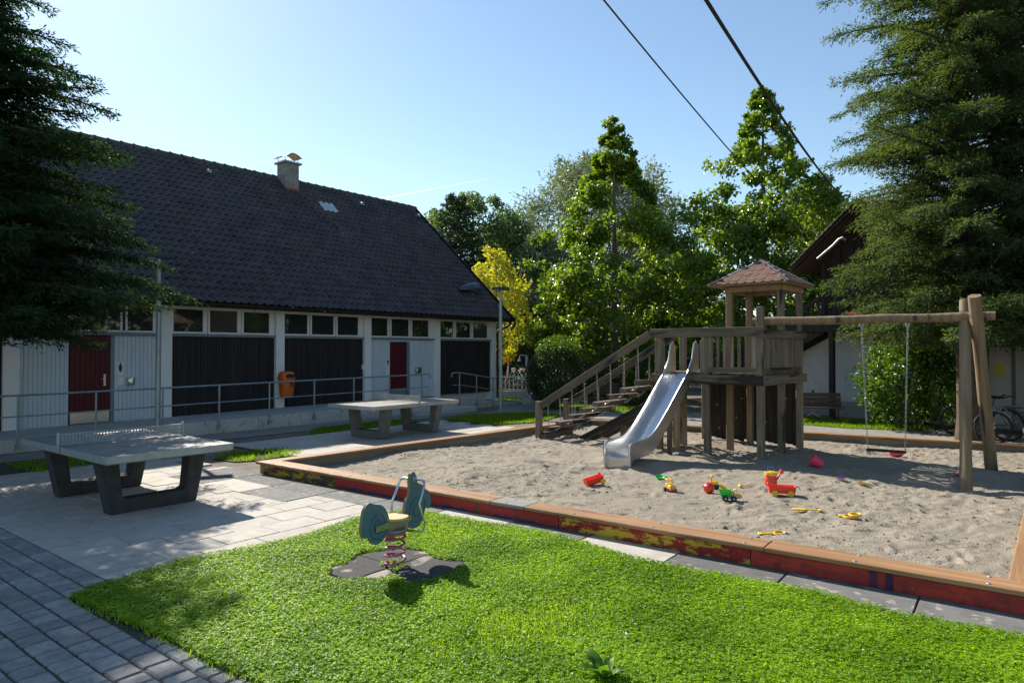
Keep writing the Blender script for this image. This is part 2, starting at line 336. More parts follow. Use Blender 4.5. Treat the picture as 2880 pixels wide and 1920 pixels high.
# large slabs
slabs = kind(thing('slab_terrace', 'large sandy grey concrete slabs around the table', 'paving'), 'structure')
mb = MB(); mb.box((0, 0, -.025), (.592, .392, .05)); SL = [mb.mesh('paving_slab', 'slab', .004)]
mb = MB(); mb.box((0, 0, -.025), (.292, .392, .05)); SH = mb.mesh('paving_slab', 'slab', .004)
mb = MB(); mb.box((0, 0, -.025), (.592, .392, .05)); SD = mb.mesh('paving_slab', 'slab_dark', .004)
def slab_field(root, a0, a1, b0, b1, darkp=0):
    b = b0; r = 0
    while b < b1:
        a = a0; first = (r % 2 == 1)
        while a < a1 - .1:
            L = .3 if first else .6; first = False; c = ab(a + L / 2, b + .2); a += L
            if inpoly(np.array([[c.x, c.y]]), LAWN)[0] and inpoly(np.array([[c.x - .2, c.y + .2]]), LAWN)[0]: continue
            o = link('paving_slab', SH if L < .5 else (SD if random.random() < darkp else SL[0]), root, (c.x, c.y, random.uniform(-.004, .003)), (random.uniform(-.003, .003), random.uniform(-.003, .003), UA + random.uniform(-.006, .006)))
        b += .4; r += 1
slab_field(slabs, A0, 5.6, 4.9, 12.9, .0)
pad = kind(thing('slab_pad', 'grey concrete slabs under the far table', 'paving'), 'structure')
sheet('pad_bed', [ab(*q) for q in ((7.4, 10.0), (13.6, 10.0), (13.6, 13.3), (7.4, 13.3))], -.012, 'joint')
slab_field(pad, 7.5, 13.5, 10.2, 13.2)
# sandbox corners (outer)
P0, P1 = G(733, 1329), Vector((1.95, 17.6, 0)); P3 = G(2880, 1727) + (G(2880, 1727) - G(733, 1329)).normalized() * .12
RD = Vector((.63, .777, 0)).normalized(); FR = (G(2880, 1250, .19) - G(2257, 1214, .19)); FR.z = 0; FR.normalize()
den = RD.x * FR.y - RD.y * FR.x; q = P1 - P3; tt = (q.x * FR.y - q.y * FR.x) / den; P2 = P3 + RD * tt
fd = (P3 - P0).normalized(); fn = Vector((fd.y, -fd.x, 0))          # fn points out, towards the camera
strip = kind(thing('edge_strip', 'dark worn slabs along the front of the sandbox', 'paving'), 'structure')
mb = MB(); mb.box((0, 0, -.025), (.985, .5, .05)); S1 = mb.mesh('paving_slab', 'slab_dark', .004); mb = MB(); mb.box((0, 0, -.025), (.985, .5, .05)); S2 = mb.mesh('paving_slab', 'slab', .004)
for i in range(13):
    for j in range(2 if i < 3 else 1):
        c = P0 + fd * (-.9 + i + .5) + fn * (.27 + j * .5)
        link('paving_slab', S2 if (i in (5, 7) or (j == 1 and i == 1)) else S1, strip, (c.x, c.y, .004 + random.uniform(0, .003)), (0, 0, math.atan2(fd.y, fd.x) + random.uniform(-.006, .006)))
# walk along the building, path behind the sandbox, rubber tiles under the rider
sheet('side_walk', [ab(a, b) for a, b in ((2.0, 15.5), (16, 15.4), (16, 14.1), (2.0, 14.5))], -.013, 'asphalt')
sheet('back_path', [G(*p) for p in ((1180, 1188), (1400, 1152), (1405, 1136), (1560, 1138), (1640, 1142), (1900, 1155), (2260, 1188), (2640, 1208), (2880, 1222), (3300, 1250), (3300, 1290), (2880, 1252), (2260, 1214), (1900, 1190), (1640, 1172), (1480, 1160))], -.011, 'asphalt')

# grass
def blades(poly, dens, h0, h1, wd, z=0, keep=None):
    xs = [p[0] for p in poly]; ys = [p[1] for p in poly]; A = (max(xs) - min(xs)) * (max(ys) - min(ys)); n = int(A * dens)
    P = np.stack([rng.uniform(min(xs), max(xs), n), rng.uniform(min(ys), max(ys), n)], 1)
    jit = P + rng.normal(0, .035, P.shape); P = P[inpoly(jit, poly)]
    if keep is not None: P = P[keep(P)]
    n = len(P); a = rng.uniform(0, 2 * PI, n); dx, dy = np.cos(a), np.sin(a); tall = .55 + .45 * np.sin(P[:, 0] * 2.3 + np.sin(P[:, 1] * 1.7) * 2) * np.sin(P[:, 1] * 2.9 + 1)
    h = rng.uniform(h0, h1, n) * (.75 + .5 * np.clip(tall, 0, 1)); lean = rng.uniform(.1, .75, n) * h; b = rng.uniform(0, 2 * PI, n); lx, ly = np.cos(b), np.sin(b)
    zz = np.full(n, z); w2 = wd * rng.uniform(.7, 1.3, n) / 2; c = lambda x, y, q: np.stack([x, y, q], 1)
    V = np.stack([c(P[:, 0] - dx * w2, P[:, 1] - dy * w2, zz), c(P[:, 0] + dx * w2, P[:, 1] + dy * w2, zz),
                  c(P[:, 0] + lx * lean * .35 + dx * w2 * .8, P[:, 1] + ly * lean * .35 + dy * w2 * .8, zz + h * .6), c(P[:, 0] + lx * lean * .35 - dx * w2 * .8, P[:, 1] + ly * lean * .35 - dy * w2 * .8, zz + h * .6),
                  c(P[:, 0] + lx * lean, P[:, 1] + ly * lean, zz + h)], 1).reshape(-1, 3)
    i = np.arange(n)[:, None] * 5; Fc = np.stack([i + np.array([[0, 1, 2]]), i + np.array([[0, 2, 3]]), i + np.array([[3, 2, 4]])], 1).reshape(-1, 3)
    return V, Fc
RID = G(1112, 1592); RT = R(52)
def rider_local(P): 
    x = P[:, 0] - RID.x; y = P[:, 1] - RID.y; c, s = math.cos(RT), math.sin(RT); return x * c + y * s, -x * s + y * c
def off_tiles(P):
    x, y = rider_local(P); wig = .06 * np.sin(x * 9 + 1) + .05 * np.sin(y * 11)
    inside = (np.abs(x) < .48 + wig) & (np.abs(y) < .5 + wig)
    inside &= ~((x < -.25 - wig) & (y < -.18)) ; tuft = (np.abs(x + .0) < .09) & (y > -.1) & (y < .12)
    return ~inside | (tuft & (rng.random(len(x)) < .5))
near = [p for p in LAWN]
kind(link('lawn_grass', np_mesh('lawn_grass', *blades(near, 7500, .014, .04, .0055, .0, off_tiles), 'grass_blade')), 'stuff')
def clover(poly, dens):
    xs = [p[0] for p in poly]; ys = [p[1] for p in poly]; n = int((max(xs) - min(xs)) * (max(ys) - min(ys)) * dens)
    P = np.stack([rng.uniform(min(xs), max(xs), n), rng.uniform(min(ys), max(ys), n)], 1); P = P[inpoly(P, poly)]
    f = np.sin(P[:, 0] * 1.9 + 2 * np.sin(P[:, 1] * .9)) + np.sin(P[:, 1] * 2.3 - P[:, 0] * .8) + rng.normal(0, .5, len(P)); P = P[(f > -1.7)]; P = P[off_tiles(P)]
    n = len(P); z = rng.uniform(.018, .05, n); out = []; a0 = rng.uniform(0, 2 * PI, n); s = rng.uniform(.009, .016, n)
    N = unit(np.stack([rng.normal(0, .35, n), rng.normal(0, .35, n), np.ones(n)], 1)); Q = np.stack([P[:, 0], P[:, 1], z], 1)
    for k in range(3):
        a = a0 + k * 2 * PI / 3; out.append(leaves(Q, np.stack([np.cos(a), np.sin(a), rng.normal(.1, .2, n)], 1), N, s * 1.15, s * 1.15, .1))
    return merge(out)
kind(link('clover', np_mesh('clover', *clover(near, 5200), 'clover_leaf')), 'stuff')
n = 420; bl = np.stack([rng.uniform(-3.4, 4.2, n), rng.uniform(2.6, 8.2, n)], 1); bl = bl[inpoly(bl, near)]; bl = bl[off_tiles(bl)]; n = len(bl); bl = np.concatenate([bl, rng.uniform(.03, .055, (n, 1))], 1)   # clover blossoms and dry scraps
kind(link('lawn_litter', np_mesh('lawn_litter', *leaves(bl, rng.normal(0, 1, (n, 3)) * np.array([1, 1, .3]), rng.normal(0, .4, (n, 3)) + np.array([0, 0, 1]), rng.uniform(.012, .034, n), rng.uniform(.01, .02, n)), 'dry_leaf')), 'stuff')
def patch(name, pxs, dens=1400, h=(.03, .08), m='grass_far', wd=.012, keep=None):
    poly = [G(*p) for p in pxs]; o = sheet(name + '_ground', poly, -.006, 'lawn_soil'); kind(link(name, np_mesh(name, *blades(poly, dens, h[0], h[1], wd, -.006, keep), m)), 'stuff')
patch('verge_grass', [(1245, 1178), (1330, 1166), (1520, 1160), (1580, 1166), (1520, 1185), (1380, 1194)], 1500)
patch('strip_grass', [(870, 1222), (880, 1206), (1010, 1190), (1130, 1180), (1180, 1184), (1120, 1196)], 1300)
patch('corner_grass', [(600, 1288), (640, 1272), (740, 1262), (850, 1262), (850, 1274), (730, 1292), (660, 1296)], 1100, keep=lambda P: (np.sin(P[:, 0] * 7) * np.sin(P[:, 1] * 5 + 1) + rng.normal(0, .5, len(P))) > -.3)
patch('shade_grass', [(20, 1305), (200, 1282), (300, 1290), (240, 1312), (90, 1330)], 700)
patch('path_grass', [(2240, 1192), (2250, 1172), (2400, 1180), (2600, 1192), (2640, 1204), (2560, 1210), (2380, 1203)], 1300)
patch('back_lawn', [(1400, 1132), (1400, 1118), (1470, 1118), (1480, 1132)], 700)
patch('bush_grass', [(1520, 1150), (1530, 1138), (1720, 1140), (1900, 1150), (1900, 1160), (1700, 1156)], 700)
# rubber safety tiles round the spring
tiles = kind(thing('safety_mat', 'dark rubber tiles under the spring rider', 'mat', RID, RT), 'structure')
for i in range(2):
    for j in range(2):
        if (i, j) == (0, 0): pass
        mb = MB(); mb.box((0, 0, 0), (.49, .49, .03)); ob('rubber_tile', mb, 'rubber', tiles, .006, loc=(-.25 + i * .5, -.25 + j * .5, .0 + .004 * random.random()), rot=(random.uniform(-.01, .01), random.uniform(-.01, .01), 0))

# ------------------------------------------------------------------ sandbox
def smooth_noise(nx, ny, cells):
    gx = rng.normal(0, 1, (cells + 3, int(cells * ny / nx) + 4)); x = np.linspace(0, cells, nx); y = np.linspace(0, cells * ny / nx, ny)
    xi, yi = x.astype(int), y.astype(int); fx, fy = (x - xi)[:, None], (y - yi)[None]; fx = fx * fx * (3 - 2 * fx); fy = fy * fy * (3 - 2 * fy)
    g = lambda i, j: gx[np.ix_(xi + i, yi + j)]
    return g(0, 0) * (1 - fx) * (1 - fy) + g(1, 0) * fx * (1 - fy) + g(0, 1) * (1 - fx) * fy + g(1, 1) * fx * fy
NX, NY = 420, 380
s_ = np.linspace(0, 1, NX)[:, None]; t_ = np.linspace(0, 1, NY)[None]
Q0, Q1, Q2, Q3 = [np.array(p) for p in (P0, P1, P2, P3)]
XY = [(Q0[k] * (1 - s_) * (1 - t_) + Q3[k] * s_ * (1 - t_) + Q1[k] * (1 - s_) * t_ + Q2[k] * s_ * t_) for k in range(2)]
patchy = 1 / (1 + np.exp(-2.2 * smooth_noise(NX, NY, 5)))
Z = .022 * smooth_noise(NX, NY, 7) + .011 * smooth_noise(NX, NY, 20) + (.003 + .009 * patchy) * smooth_noise(NX, NY, 55) + (.003 + .006 * patchy) * smooth_noise(NX, NY, 110)
for _ in range(1300):                                          # footprints and scuffs
    i, j = rng.integers(8, NX - 8), rng.integers(8, NY - 8); a = rng.uniform(0, PI); ii, jj = np.meshgrid(np.arange(-7, 8), np.arange(-7, 8), indexing='ij')
    x = ii * math.cos(a) + jj * math.sin(a); y = -ii * math.sin(a) + jj * math.cos(a); q = (x / 4.2) ** 2 + (y / 1.9) ** 2
    d = -np.exp(-q) * .017 + np.exp(-((np.sqrt(q) - 1.5) ** 2) * 4) * .009
    i0, i1, j0, j1 = max(0, i - 7), min(NX, i + 8), max(0, j - 7), min(NY, j + 8); Z[i0:i1, j0:j1] += (d * rng.uniform(.4, 1.1))[i0 - i + 7:i1 - i + 7, j0 - j + 7:j1 - j + 7]
Z = Z + .03
def bump_at(px, py, r, h):
    global Z; c = G(px, py); Z += h * np.exp(-(((XY[0] - c.x) ** 2 + (XY[1] - c.y) ** 2) / r ** 2))
bump_at(2405, 1268, .16, .1); bump_at(2440, 1270, .13, .08); bump_at(1730, 1300, .3, .06); bump_at(1790, 1240, .4, .1); bump_at(1860, 1320, .18, .05); bump_at(1990, 1250, .3, .08); bump_at(2250, 1275, .35, .07); bump_at(1700, 1318, .28, -.05); bump_at(1640, 1322, .2, .05); bump_at(2112, 1368, .12, -.06); bump_at(2132, 1375, .1, .05); bump_at(1935, 1400, .14, -.04); bump_at(2480, 1275, .4, -.06)
V = np.stack([XY[0].ravel(), XY[1].ravel(), Z.ravel()], 1); i = np.arange(NX * NY).reshape(NX, NY)
Fc = np.stack([i[:-1, :-1], i[1:, :-1], i[1:, 1:], i[:-1, 1:]], -1).reshape(-1, 4)
kind(link('sand', np_mesh('sand', V, Fc, 'sand', smooth=True)), 'structure')
n = 5200; fi = rng.integers(0, NX * NY, n * 3); fi = fi[rng.random(n * 3) < .15 + .5 * patchy.ravel()[fi]][:n]; n = len(fi); pc = V[fi] + np.array([0, 0, .002]); sz = rng.lognormal(-4.75, .45, n)[:, None]     # crumbs of damp sand and pebbles
oc = np.array([(1, 0, 0), (0, 1, 0), (-1, 0, 0), (0, -1, 0), (0, 0, .7), (0, 0, -.7)]); cv = (pc[:, None] + oc[None] * sz[:, None] * rng.uniform(.6, 1.4, (n, 6, 1))).reshape(-1, 3)
cf = (np.arange(n)[:, None, None] * 6 + np.array([(0, 1, 4), (1, 2, 4), (2, 3, 4), (3, 0, 4), (1, 0, 5), (2, 1, 5), (3, 2, 5), (0, 3, 5)])[None]).reshape(-1, 3); kind(link('sand_crumbs', np_mesh('sand_crumbs', cv, cf, 'sand', smooth=True)), 'stuff')
def sand_z(x, y):
    k = np.argmin((XY[0] - x) ** 2 + (XY[1] - y) ** 2); return float(Z.ravel()[k])
# painted boards: peeling two colour paint
def paint(name, cA, cB, thr, scale, wear=(.13, .1, .07), low=None):
    m, n, l, b = base_mat(name); b.inputs['Roughness'].default_value = .75
    tc = n.new('ShaderNodeTexCoord'); nz = n.new('ShaderNodeTexNoise'); nz.inputs['Scale'].default_value = scale; nz.inputs['Detail'].default_value = 9; nz.inputs['Roughness'].default_value = .74; mp = n.new('ShaderNodeMapping'); mp.inputs['Scale'].default_value = (.55, 1, 1.7); l.new(tc.outputs['Object'], mp.inputs['Vector']); l.new(mp.outputs[0], nz.inputs['Vector'])
    r = n.new('ShaderNodeValToRGB'); r.color_ramp.elements[0].position = thr; r.color_ramp.elements[1].position = thr + .03; 
    src = nz.outputs['Fac']
    if low is not None:
        sp = n.new('ShaderNodeSeparateXYZ'); l.new(tc.outputs['Object'], sp.inputs[0]); ma = n.new('ShaderNodeMath'); ma.operation = 'MULTIPLY_ADD'; ma.inputs[1].default_value = -4.0; ma.inputs[2].default_value = low; l.new(sp.outputs['Z'], ma.inputs[0])
        ad = n.new('ShaderNodeMath'); ad.operation = 'ADD'; l.new(nz.outputs['Fac'], ad.inputs[0]); l.new(ma.outputs[0], ad.inputs[1]); src = ad.outputs[0]
    l.new(src, r.inputs['Fac']); mx = n.new('ShaderNodeMix'); mx.data_type = 'RGBA'; mx.inputs['A'].default_value = (*cA, 1); mx.inputs['B'].default_value = (*cB, 1); l.new(r.outputs['Color'], mx.inputs['Factor'])
    n2 = n.new('ShaderNodeTexNoise'); n2.inputs['Scale'].default_value = 7; n2.inputs['Detail'].default_value = 8; l.new(tc.outputs['Object'], n2.inputs['Vector']); r2 = n.new('ShaderNodeValToRGB'); r2.color_ramp.elements[0].position = .58; r2.color_ramp.elements[1].position = .68; l.new(n2.outputs['Fac'], r2.inputs['Fac'])
    m2 = n.new('ShaderNodeMix'); m2.data_type = 'RGBA'; l.new(r2.outputs['Color'], m2.inputs['Factor']); l.new(mx.outputs['Result'], m2.inputs['A']); m2.inputs['B'].default_value = (*wear, 1); l.new(m2.outputs['Result'], b.inputs['Base Color'])
paint('paint_brown_yellow', (.06, .045, .035), (.42, .28, .025), .5, 6)
paint('paint_red_blue', (.34, .03, .022), (.025, .04, .11), .62, 7, (.14, .05, .035), .2)
paint('paint_red_yellow', (.3, .02, .015), (.55, .37, .03), .5, 5, (.16, .02, .02))
paint('paint_red', (.42, .045, .025), (.3, .03, .022), .5, 3, (.2, .03, .025))
mat('cap_grey', (.2, .19, .18), (.28, .26, .24), 4, .8, .3, stretch=(.3, 3, 3))
mat('inner_board', (.2, .17, .12), (.3, .26, .19), 4, .85, .4, stretch=(.3, 3, 3))
box = thing('sandbox', 'large sandpit with orange wooden cap boards and peeling painted sides', 'sandbox', P0)
def front_t(px):                                              # photo column -> metres along the front edge
    k = (px - 1440) / F; return (k * P0.y - P0.x) / (fd.x - k * fd.y)
def rim_piece(a, b, out, name, m, o0, o1, z0, z1, bev=.004, mit0=0, mit1=0):
    d = (b - a); L = d.length; ang = math.atan2(d.y, d.x); s = 1 if out.dot(Vector((-d.y, d.x, 0))) > 0 else -1
    mb = MB(); mb.prism([(-mit0 * o0, s * o0), (L + mit1 * o0, s * o0), (L + mit1 * o1, s * o1), (-mit0 * o1, s * o1)], z0, z1)
    return ob(name, mb, m, box, bev, loc=a - P0, rot=(0, 0, ang))
ts = [0, front_t(942), front_t(1570), front_t(2108), (P3 - P0).length]
for k, m in enumerate(('paint_brown_yellow', 'paint_red_blue', 'paint_red_yellow', 'paint_red')):
    o = rim_piece(P0 + fd * (ts[k] + .004), P0 + fd * (ts[k + 1] - .004), fn, 'painted_board', m, -.07, 0, -.05, .135, .003)
    o['label'] = ('side board with flaking yellow on brown paint', 'side board painted red above dark blue', 'side board with flaking yellow over red paint', 'red painted side board with two blue stripes')[k]
mat('stripe_blue', (.035, .025, .07), (.12, .03, .05), 8, .75)
for px0, px1 in ((2440, 2462), (2485, 2508)):
    rim_piece(P0 + fd * front_t(px0), P0 + fd * front_t(px1), fn, 'painted_stripe', 'stripe_blue', .0015, .003, .0, .13, 0)
caps = [0, front_t(1385), front_t(1480), front_t(2150), (P3 - P0).length]
for k in range(4):
    rim_piece(P0 + fd * (caps[k] + (.003 if k else 0)), P0 + fd * (caps[k + 1] - (.003 if k < 3 else 0)), fn, 'cap_board', 'cap_grey' if k == 1 else 'wood_cap', -.24, .05, .15, .192, .006, 1 if k == 0 else 0, 1 if k == 3 else 0)
bo = MB(); bo.lathe([(.0, .006), (.014, .005), (.017, 0)], 10); BOL = bo.mesh('bolt', 'galv', smooth=True)
for i in range(11):
    for q in (.0, -.19): c = P0 + fd * (.35 + i * .92) + fn * (q - .0) - P0; link('bolt', BOL, box, (c.x, c.y, .1925))
for i in range(9): 
    c = P0 + fd * (.5 + i * 1.14); rim_piece(c, c + fd * .07, fn, 'spacer_block', 'wood_grey_x', -.06, .0, .1352, .1498, 0)
for (a, b, nm) in ((P1, P0, 0), (P2, P1, 1), (P3, P2, 2)):
    d = (b - a).normalized(); out = Vector((-d.y, d.x, 0)); cen = (P0 + P1 + P2 + P3) / 4
    if out.dot((a + b) / 2 - cen) < 0: out = -out
    L = (b - a).length; n = 3 if nm else 4
    rim_piece(a, b, out, 'side_board', 'inner_board', -.11, -.02, -.05, .135, .004)
    for k in range(n): rim_piece(a + d * (L * k / n + .003), a + d * (L * (k + 1) / n - .003), out, 'cap_board', 'cap_grey' if (nm == 0 and k == 1 and False) else 'wood_cap', -.19 if nm < 2 else -.24, .05, .147 - .003 * nm, .189 - .003 * nm, .006)

# ------------------------------------------------------------------ climbing tower with slide, stair and turret
TF = G(2139, 1298); TA = R(48.6)
tower = thing('play_tower', 'weathered timber climbing tower with shingled turret, hanging chain stair and railings', 'play tower', TF, TA)
# local frame: x deeper along the side, y to the left along the front (2 m square bays of 1 m)
def post(x, y, z0, z1, m='wood_grey', w=.115, nm='post'):
    mb = MB(); mb.b2(-w / 2, w / 2, -w / 2, w / 2, z0, z1); return ob(nm, mb, m, tower, .008, loc=(x, y, 0), rot=(0, 0, 0))
post(0, 0, -.1, 2.74)
for x, y, z1, m in ((1, 0, 3.24, 'wood_grey'), (2, 0, 3.24, 'wood_grey'), (1, 1, 3.24, 'wood_new'), (2, 1, 3.24, 'wood_new'), (0, 1, 2.4, 'wood_grey'), (0, 2, 2.36, 'wood_grey'), (1, 2, 2.36, 'wood_grey'), (2, 2, 2.3, 'wood_grey'), (-.02, 2.02 - 1.02 + 1.0, 0, 'wood_grey')):
    if z1: post(x, y, -.1, z1, m)
bm_ = lambda nm, a, b, w, h, m='wood_grey_x': (lambda mb: ob(nm, mb, m, tower, .006))(MB().beam(a, b, w, h))
# platform beams and deck boards
def hbeam(nm, a, b, w, h, m='wood_grey_x'):
    a, b = Vector(a), Vector(b); d = b - a; L = d.length; mb = MB(); mb.b2(0, L, -w / 2, w / 2, -h / 2, h / 2)
    return ob(nm, mb, m, tower, .006, loc=a, rot=(0, -math.asin(d.z / L), math.atan2(d.y, d.x)))
hbeam('platform_beam', (-.09, -.07, 1.43), (-.09, 2.12, 1.43), .06, .17); hbeam('platform_beam', (-.06, -.09, 1.43), (2.1, -.09, 1.43), .06, .17)
hbeam('platform_beam', (2.12, -.06, 1.43), (2.12, 2.1, 1.43), .06, .17); hbeam('platform_beam', (2.09, 2.12, 1.428), (-.06, 2.12, 1.428), .06, .17)
for k in range(14): y = -.0 + k * .15; hbeam('deck_board', (-.05, y + .07, 1.535), (2.05, y + .07, 1.535), .14, .035)
# top rails and pickets
hbeam('top_rail', (-.09, -.1, 2.3), (-.09, 2.14, 2.3), .05, .17); hbeam('top_rail', (-.06, -.085, 2.26), (2.12, -.085, 2.26), .05, .15); hbeam('top_rail', (2.09, -.06, 2.26), (2.09, 1.08, 2.26), .05, .15)
hbeam('bottom_rail', (-.04, .07, 1.61), (-.04, .95, 1.61), .045, .1); hbeam('bottom_rail', (.07, -.04, 1.6), (1.93, -.04, 1.6), .045, .1)
pk = MB(); pk.b2(-.045, .045, -.014, .014, 0, .6); PK = pk.mesh('picket', 'wood_grey', .004)
pk = MB(); pk.b2(-.03, .03, -.014, .014, 0, .62); PK2 = pk.mesh('picket', 'wood_grey', .004)
for k in range(7): link('picket', PK if k in (0, 6) else PK2, tower, (-.045, .1 + k * .135, 1.64), (0, 0, R(90)))
for k in range(15): link('picket', PK, tower, (.11 + k * .125, -.042, 1.64), (0, 0, random.uniform(-.05, .05)))
for k in range(3): link('picket', PK, tower, (-.045, 1.08 + k * .1 if k < 1 else 1.9 + (k - 1) * .12, 1.55), (0, 0, R(90)))
for k in range(8): link('picket', PK, tower, (2.045, .1 + k * .11, 1.62), (0, 0, R(90)))
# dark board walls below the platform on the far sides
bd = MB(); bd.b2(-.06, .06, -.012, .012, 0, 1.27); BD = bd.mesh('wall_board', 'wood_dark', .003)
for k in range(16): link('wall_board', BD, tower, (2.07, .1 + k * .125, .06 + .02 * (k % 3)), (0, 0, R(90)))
hole = MB(); hole.cyl((0, 0, 0), .022, .006, 10, axis='x'); HO = hole.mesh('sun_dot_disc', 'wood_new')  # pale discs painted in for sunlight shining through knot holes in the boards
for x, y, z in ((2.055, .28, 1.0), (2.055, .7, .5), (2.055, 1.2, .95), (2.055, 1.32, .55), (2.055, 1.75, .8), (2.055, 1.7, .3)): link('sun_dot', HO, tower, (x - .003, y, z))
# ladder on the left bay
for k in range(4): mb = MB(); mb.tube([(.0, 1.62, .3 + k * .32), (.0, 1.96, .3 + k * .32)], .018, 8); ob('ladder_rung', mb, 'wood_new', tower, smooth=True)
mb = MB(); mb.b2(-.05, .05, -.045, .045, -.05, 1.35); ob('ladder_post', mb, 'wood_new', tower, .006, loc=(.62, 1.98, 0)); mb = MB(); mb.b2(-.04, .04, -.04, .04, -.05, 1.35); ob('ladder_post', mb, 'wood_new', tower, .006, loc=(.0, 1.62, 0))
# turret roof: four slopes of round cut shingles over boards
ZE, ZA, O = 3.24, 3.74, .33; cx_, cy_ = 1.5, .56
cor = [(1 - O, -O + .1), (2 + O - .14, -O + .1), (2 + O - .14, 1 + O - .02), (1 - O, 1 + O - .02)]
rf = MB(); rf.add([(x, y, ZE) for x, y in cor] + [(cx_, cy_, ZA)] + [(x, y, ZE - .025) for x, y in cor], [(0, 1, 4), (1, 2, 4), (2, 3, 4), (3, 0, 4), (8, 7, 6, 5), (0, 5, 6, 1), (1, 6, 7, 2), (2, 7, 8, 3), (3, 8, 5, 0)])
roof = ob('turret_roof', rf, 'wood_new', tower)
for a, b in (((.95, -.06), (2.05, -.06)), ((2.06, -.05), (2.06, 1.05)), ((2.05, 1.06), (.95, 1.06)), ((.94, 1.05), (.94, -.05))): hbeam('roof_plate', (a[0], a[1], 3.15), (b[0], b[1], 3.15), .04, .1, 'wood_new')
sh = MB(); hs = .085
prof = [(-hs, .0), (-hs, -.11), (-hs * .72, -.155), (-hs * .35, -.175), (0, -.18), (hs * .35, -.175), (hs * .72, -.155), (hs, -.11), (hs, 0)]
sh.prism(prof, 0, .007); SHM = sh.mesh('shingle', 'shingle')
ap = Vector((cx_, cy_, ZA))
for s in range(4):
    a = Vector((*cor[s], ZE)); b = Vector((*cor[(s + 1) % 4], ZE)); e = (b - a).normalized(); mid = (a + b) / 2; up = (ap - mid); up = (up - e * up.dot(e)); Ls = up.length; up.normalize(); nrm = e.cross(up).normalized()
    if nrm.z < 0: nrm = -nrm
    xx = up.cross(nrm); rows = int(Ls / .105)
    for r in range(rows + 1):
        y = -.02 + .17 + r * .105; wfull = (b - a).length; wrow = wfull * (1 - max(0, y - .17) / Ls); n = int(wrow / (2 * hs)) + 1
        for k in range(n):
            t = (k - (n - 1) / 2 + (.5 if r % 2 else 0)) * 2 * hs
            if abs(t) > wfull / 2 * (1 - max(0, y - .1) / Ls) - .03: continue
            p = mid + e * t + up * min(y, Ls - .01) + nrm * (.006 + .002 * (r % 2) + .0015 * (k % 3))
            o = link('shingle', SHM, roof); o.matrix_local = Matrix(((xx.x, up.x, nrm.x, p.x), (xx.y, up.y, nrm.y, p.y), (xx.z, up.z, nrm.z, p.z), (0, 0, 0, 1))) @ Matrix.Rotation(R(-2.2), 4, 'X')
for s in range(4): 
    a = Vector((*cor[s], ZE)); mb = MB(); mb.beam(a + Vector((0, 0, .012)), ap + Vector((0, 0, .02)), .07, .012); ob('ridge_flashing', mb, 'flashing', roof)
# slide: stainless chute between the posts of the left front bay
sl = thing('slide', 'stainless steel slide with curved lip leaning on the timber tower', 'slide', TF, TA)
prof = []
def chute(t):                                                # t 0..1 -> (x out, z)
    pts = [(.12, 1.53), (-.06, 1.53), (-.14, 1.5), (-.3, 1.36), (-1.0, .78), (-1.42, .45), (-1.6, .34), (-1.78, .285), (-2.05, .265), (-2.22, .262), (-2.3, .245), (-2.32, .2), (-2.32, .0)]
    return pts
cp = chute(0); W = .23; yc = 1.47
bed = MB(); th = .012
for (x0, z0), (x1, z1) in zip(cp[:-1], cp[1:]):
    bed.add([(x0, yc - W, z0), (x0, yc + W, z0), (x1, yc + W, z1), (x1, yc - W, z1), (x0 + .004, yc - W, z0 - th), (x0 + .004, yc + W, z0 - th), (x1 + .004, yc + W, z1 - th), (x1 + .004, yc - W, z1 - th)], [(0, 1, 2, 3), (7, 6, 5, 4), (0, 3, 7, 4), (1, 5, 6, 2)])
ob('chute_bed', bed, 'chute', sl, smooth=True)
for sgn in (-1, 1):
    y = yc + sgn * W; top = [(.1, 2.02), (.0, 2.12), (-.08, 2.08), (-.16, 1.78), (-.36, 1.52), (-1.06, .93), (-1.45, .63), (-1.63, .525), (-1.8, .475), (-2.08, .45), (-2.28, .44), (-2.36, .4), (-2.38, .3), (-2.34, -.05)]
    bot = [(.1, 1.5), (.0, 1.5), (-.08, 1.49), (-.14, 1.46), (-.3, 1.3), (-1.0, .7), (-1.42, .37), (-1.6, .26), (-1.78, .2), (-2.05, .185), (-2.22, .18), (-2.28, .16), (-2.3, .12), (-2.31, -.05)]
    sd = MB()
    for k in range(len(top) - 1):
        q = [top[k], top[k + 1], bot[k + 1], bot[k]]; ya, yb = y - .004 * sgn, y + .022 * sgn
        sd.add([(p[0], ya, p[1]) for p in q] + [(p[0], yb, p[1]) for p in q], [(0, 1, 2, 3), (7, 6, 5, 4), (0, 4, 5, 1), (3, 2, 6, 7)])
    side = ob('side_cheek', sd, 'chute', sl, smooth=True)
    tb = MB(); tb.tube([(p[0], y + .01 * sgn, p[1] + .005) for p in top], .02, 8); ob('rim_tube', tb, 'steel', side, smooth=True)
tb = MB(); tb.b2(-.62, -.54, yc - .04, yc + .04, -.05, 1.06); ob('support_post', tb, 'wood_grey', sl, .006)
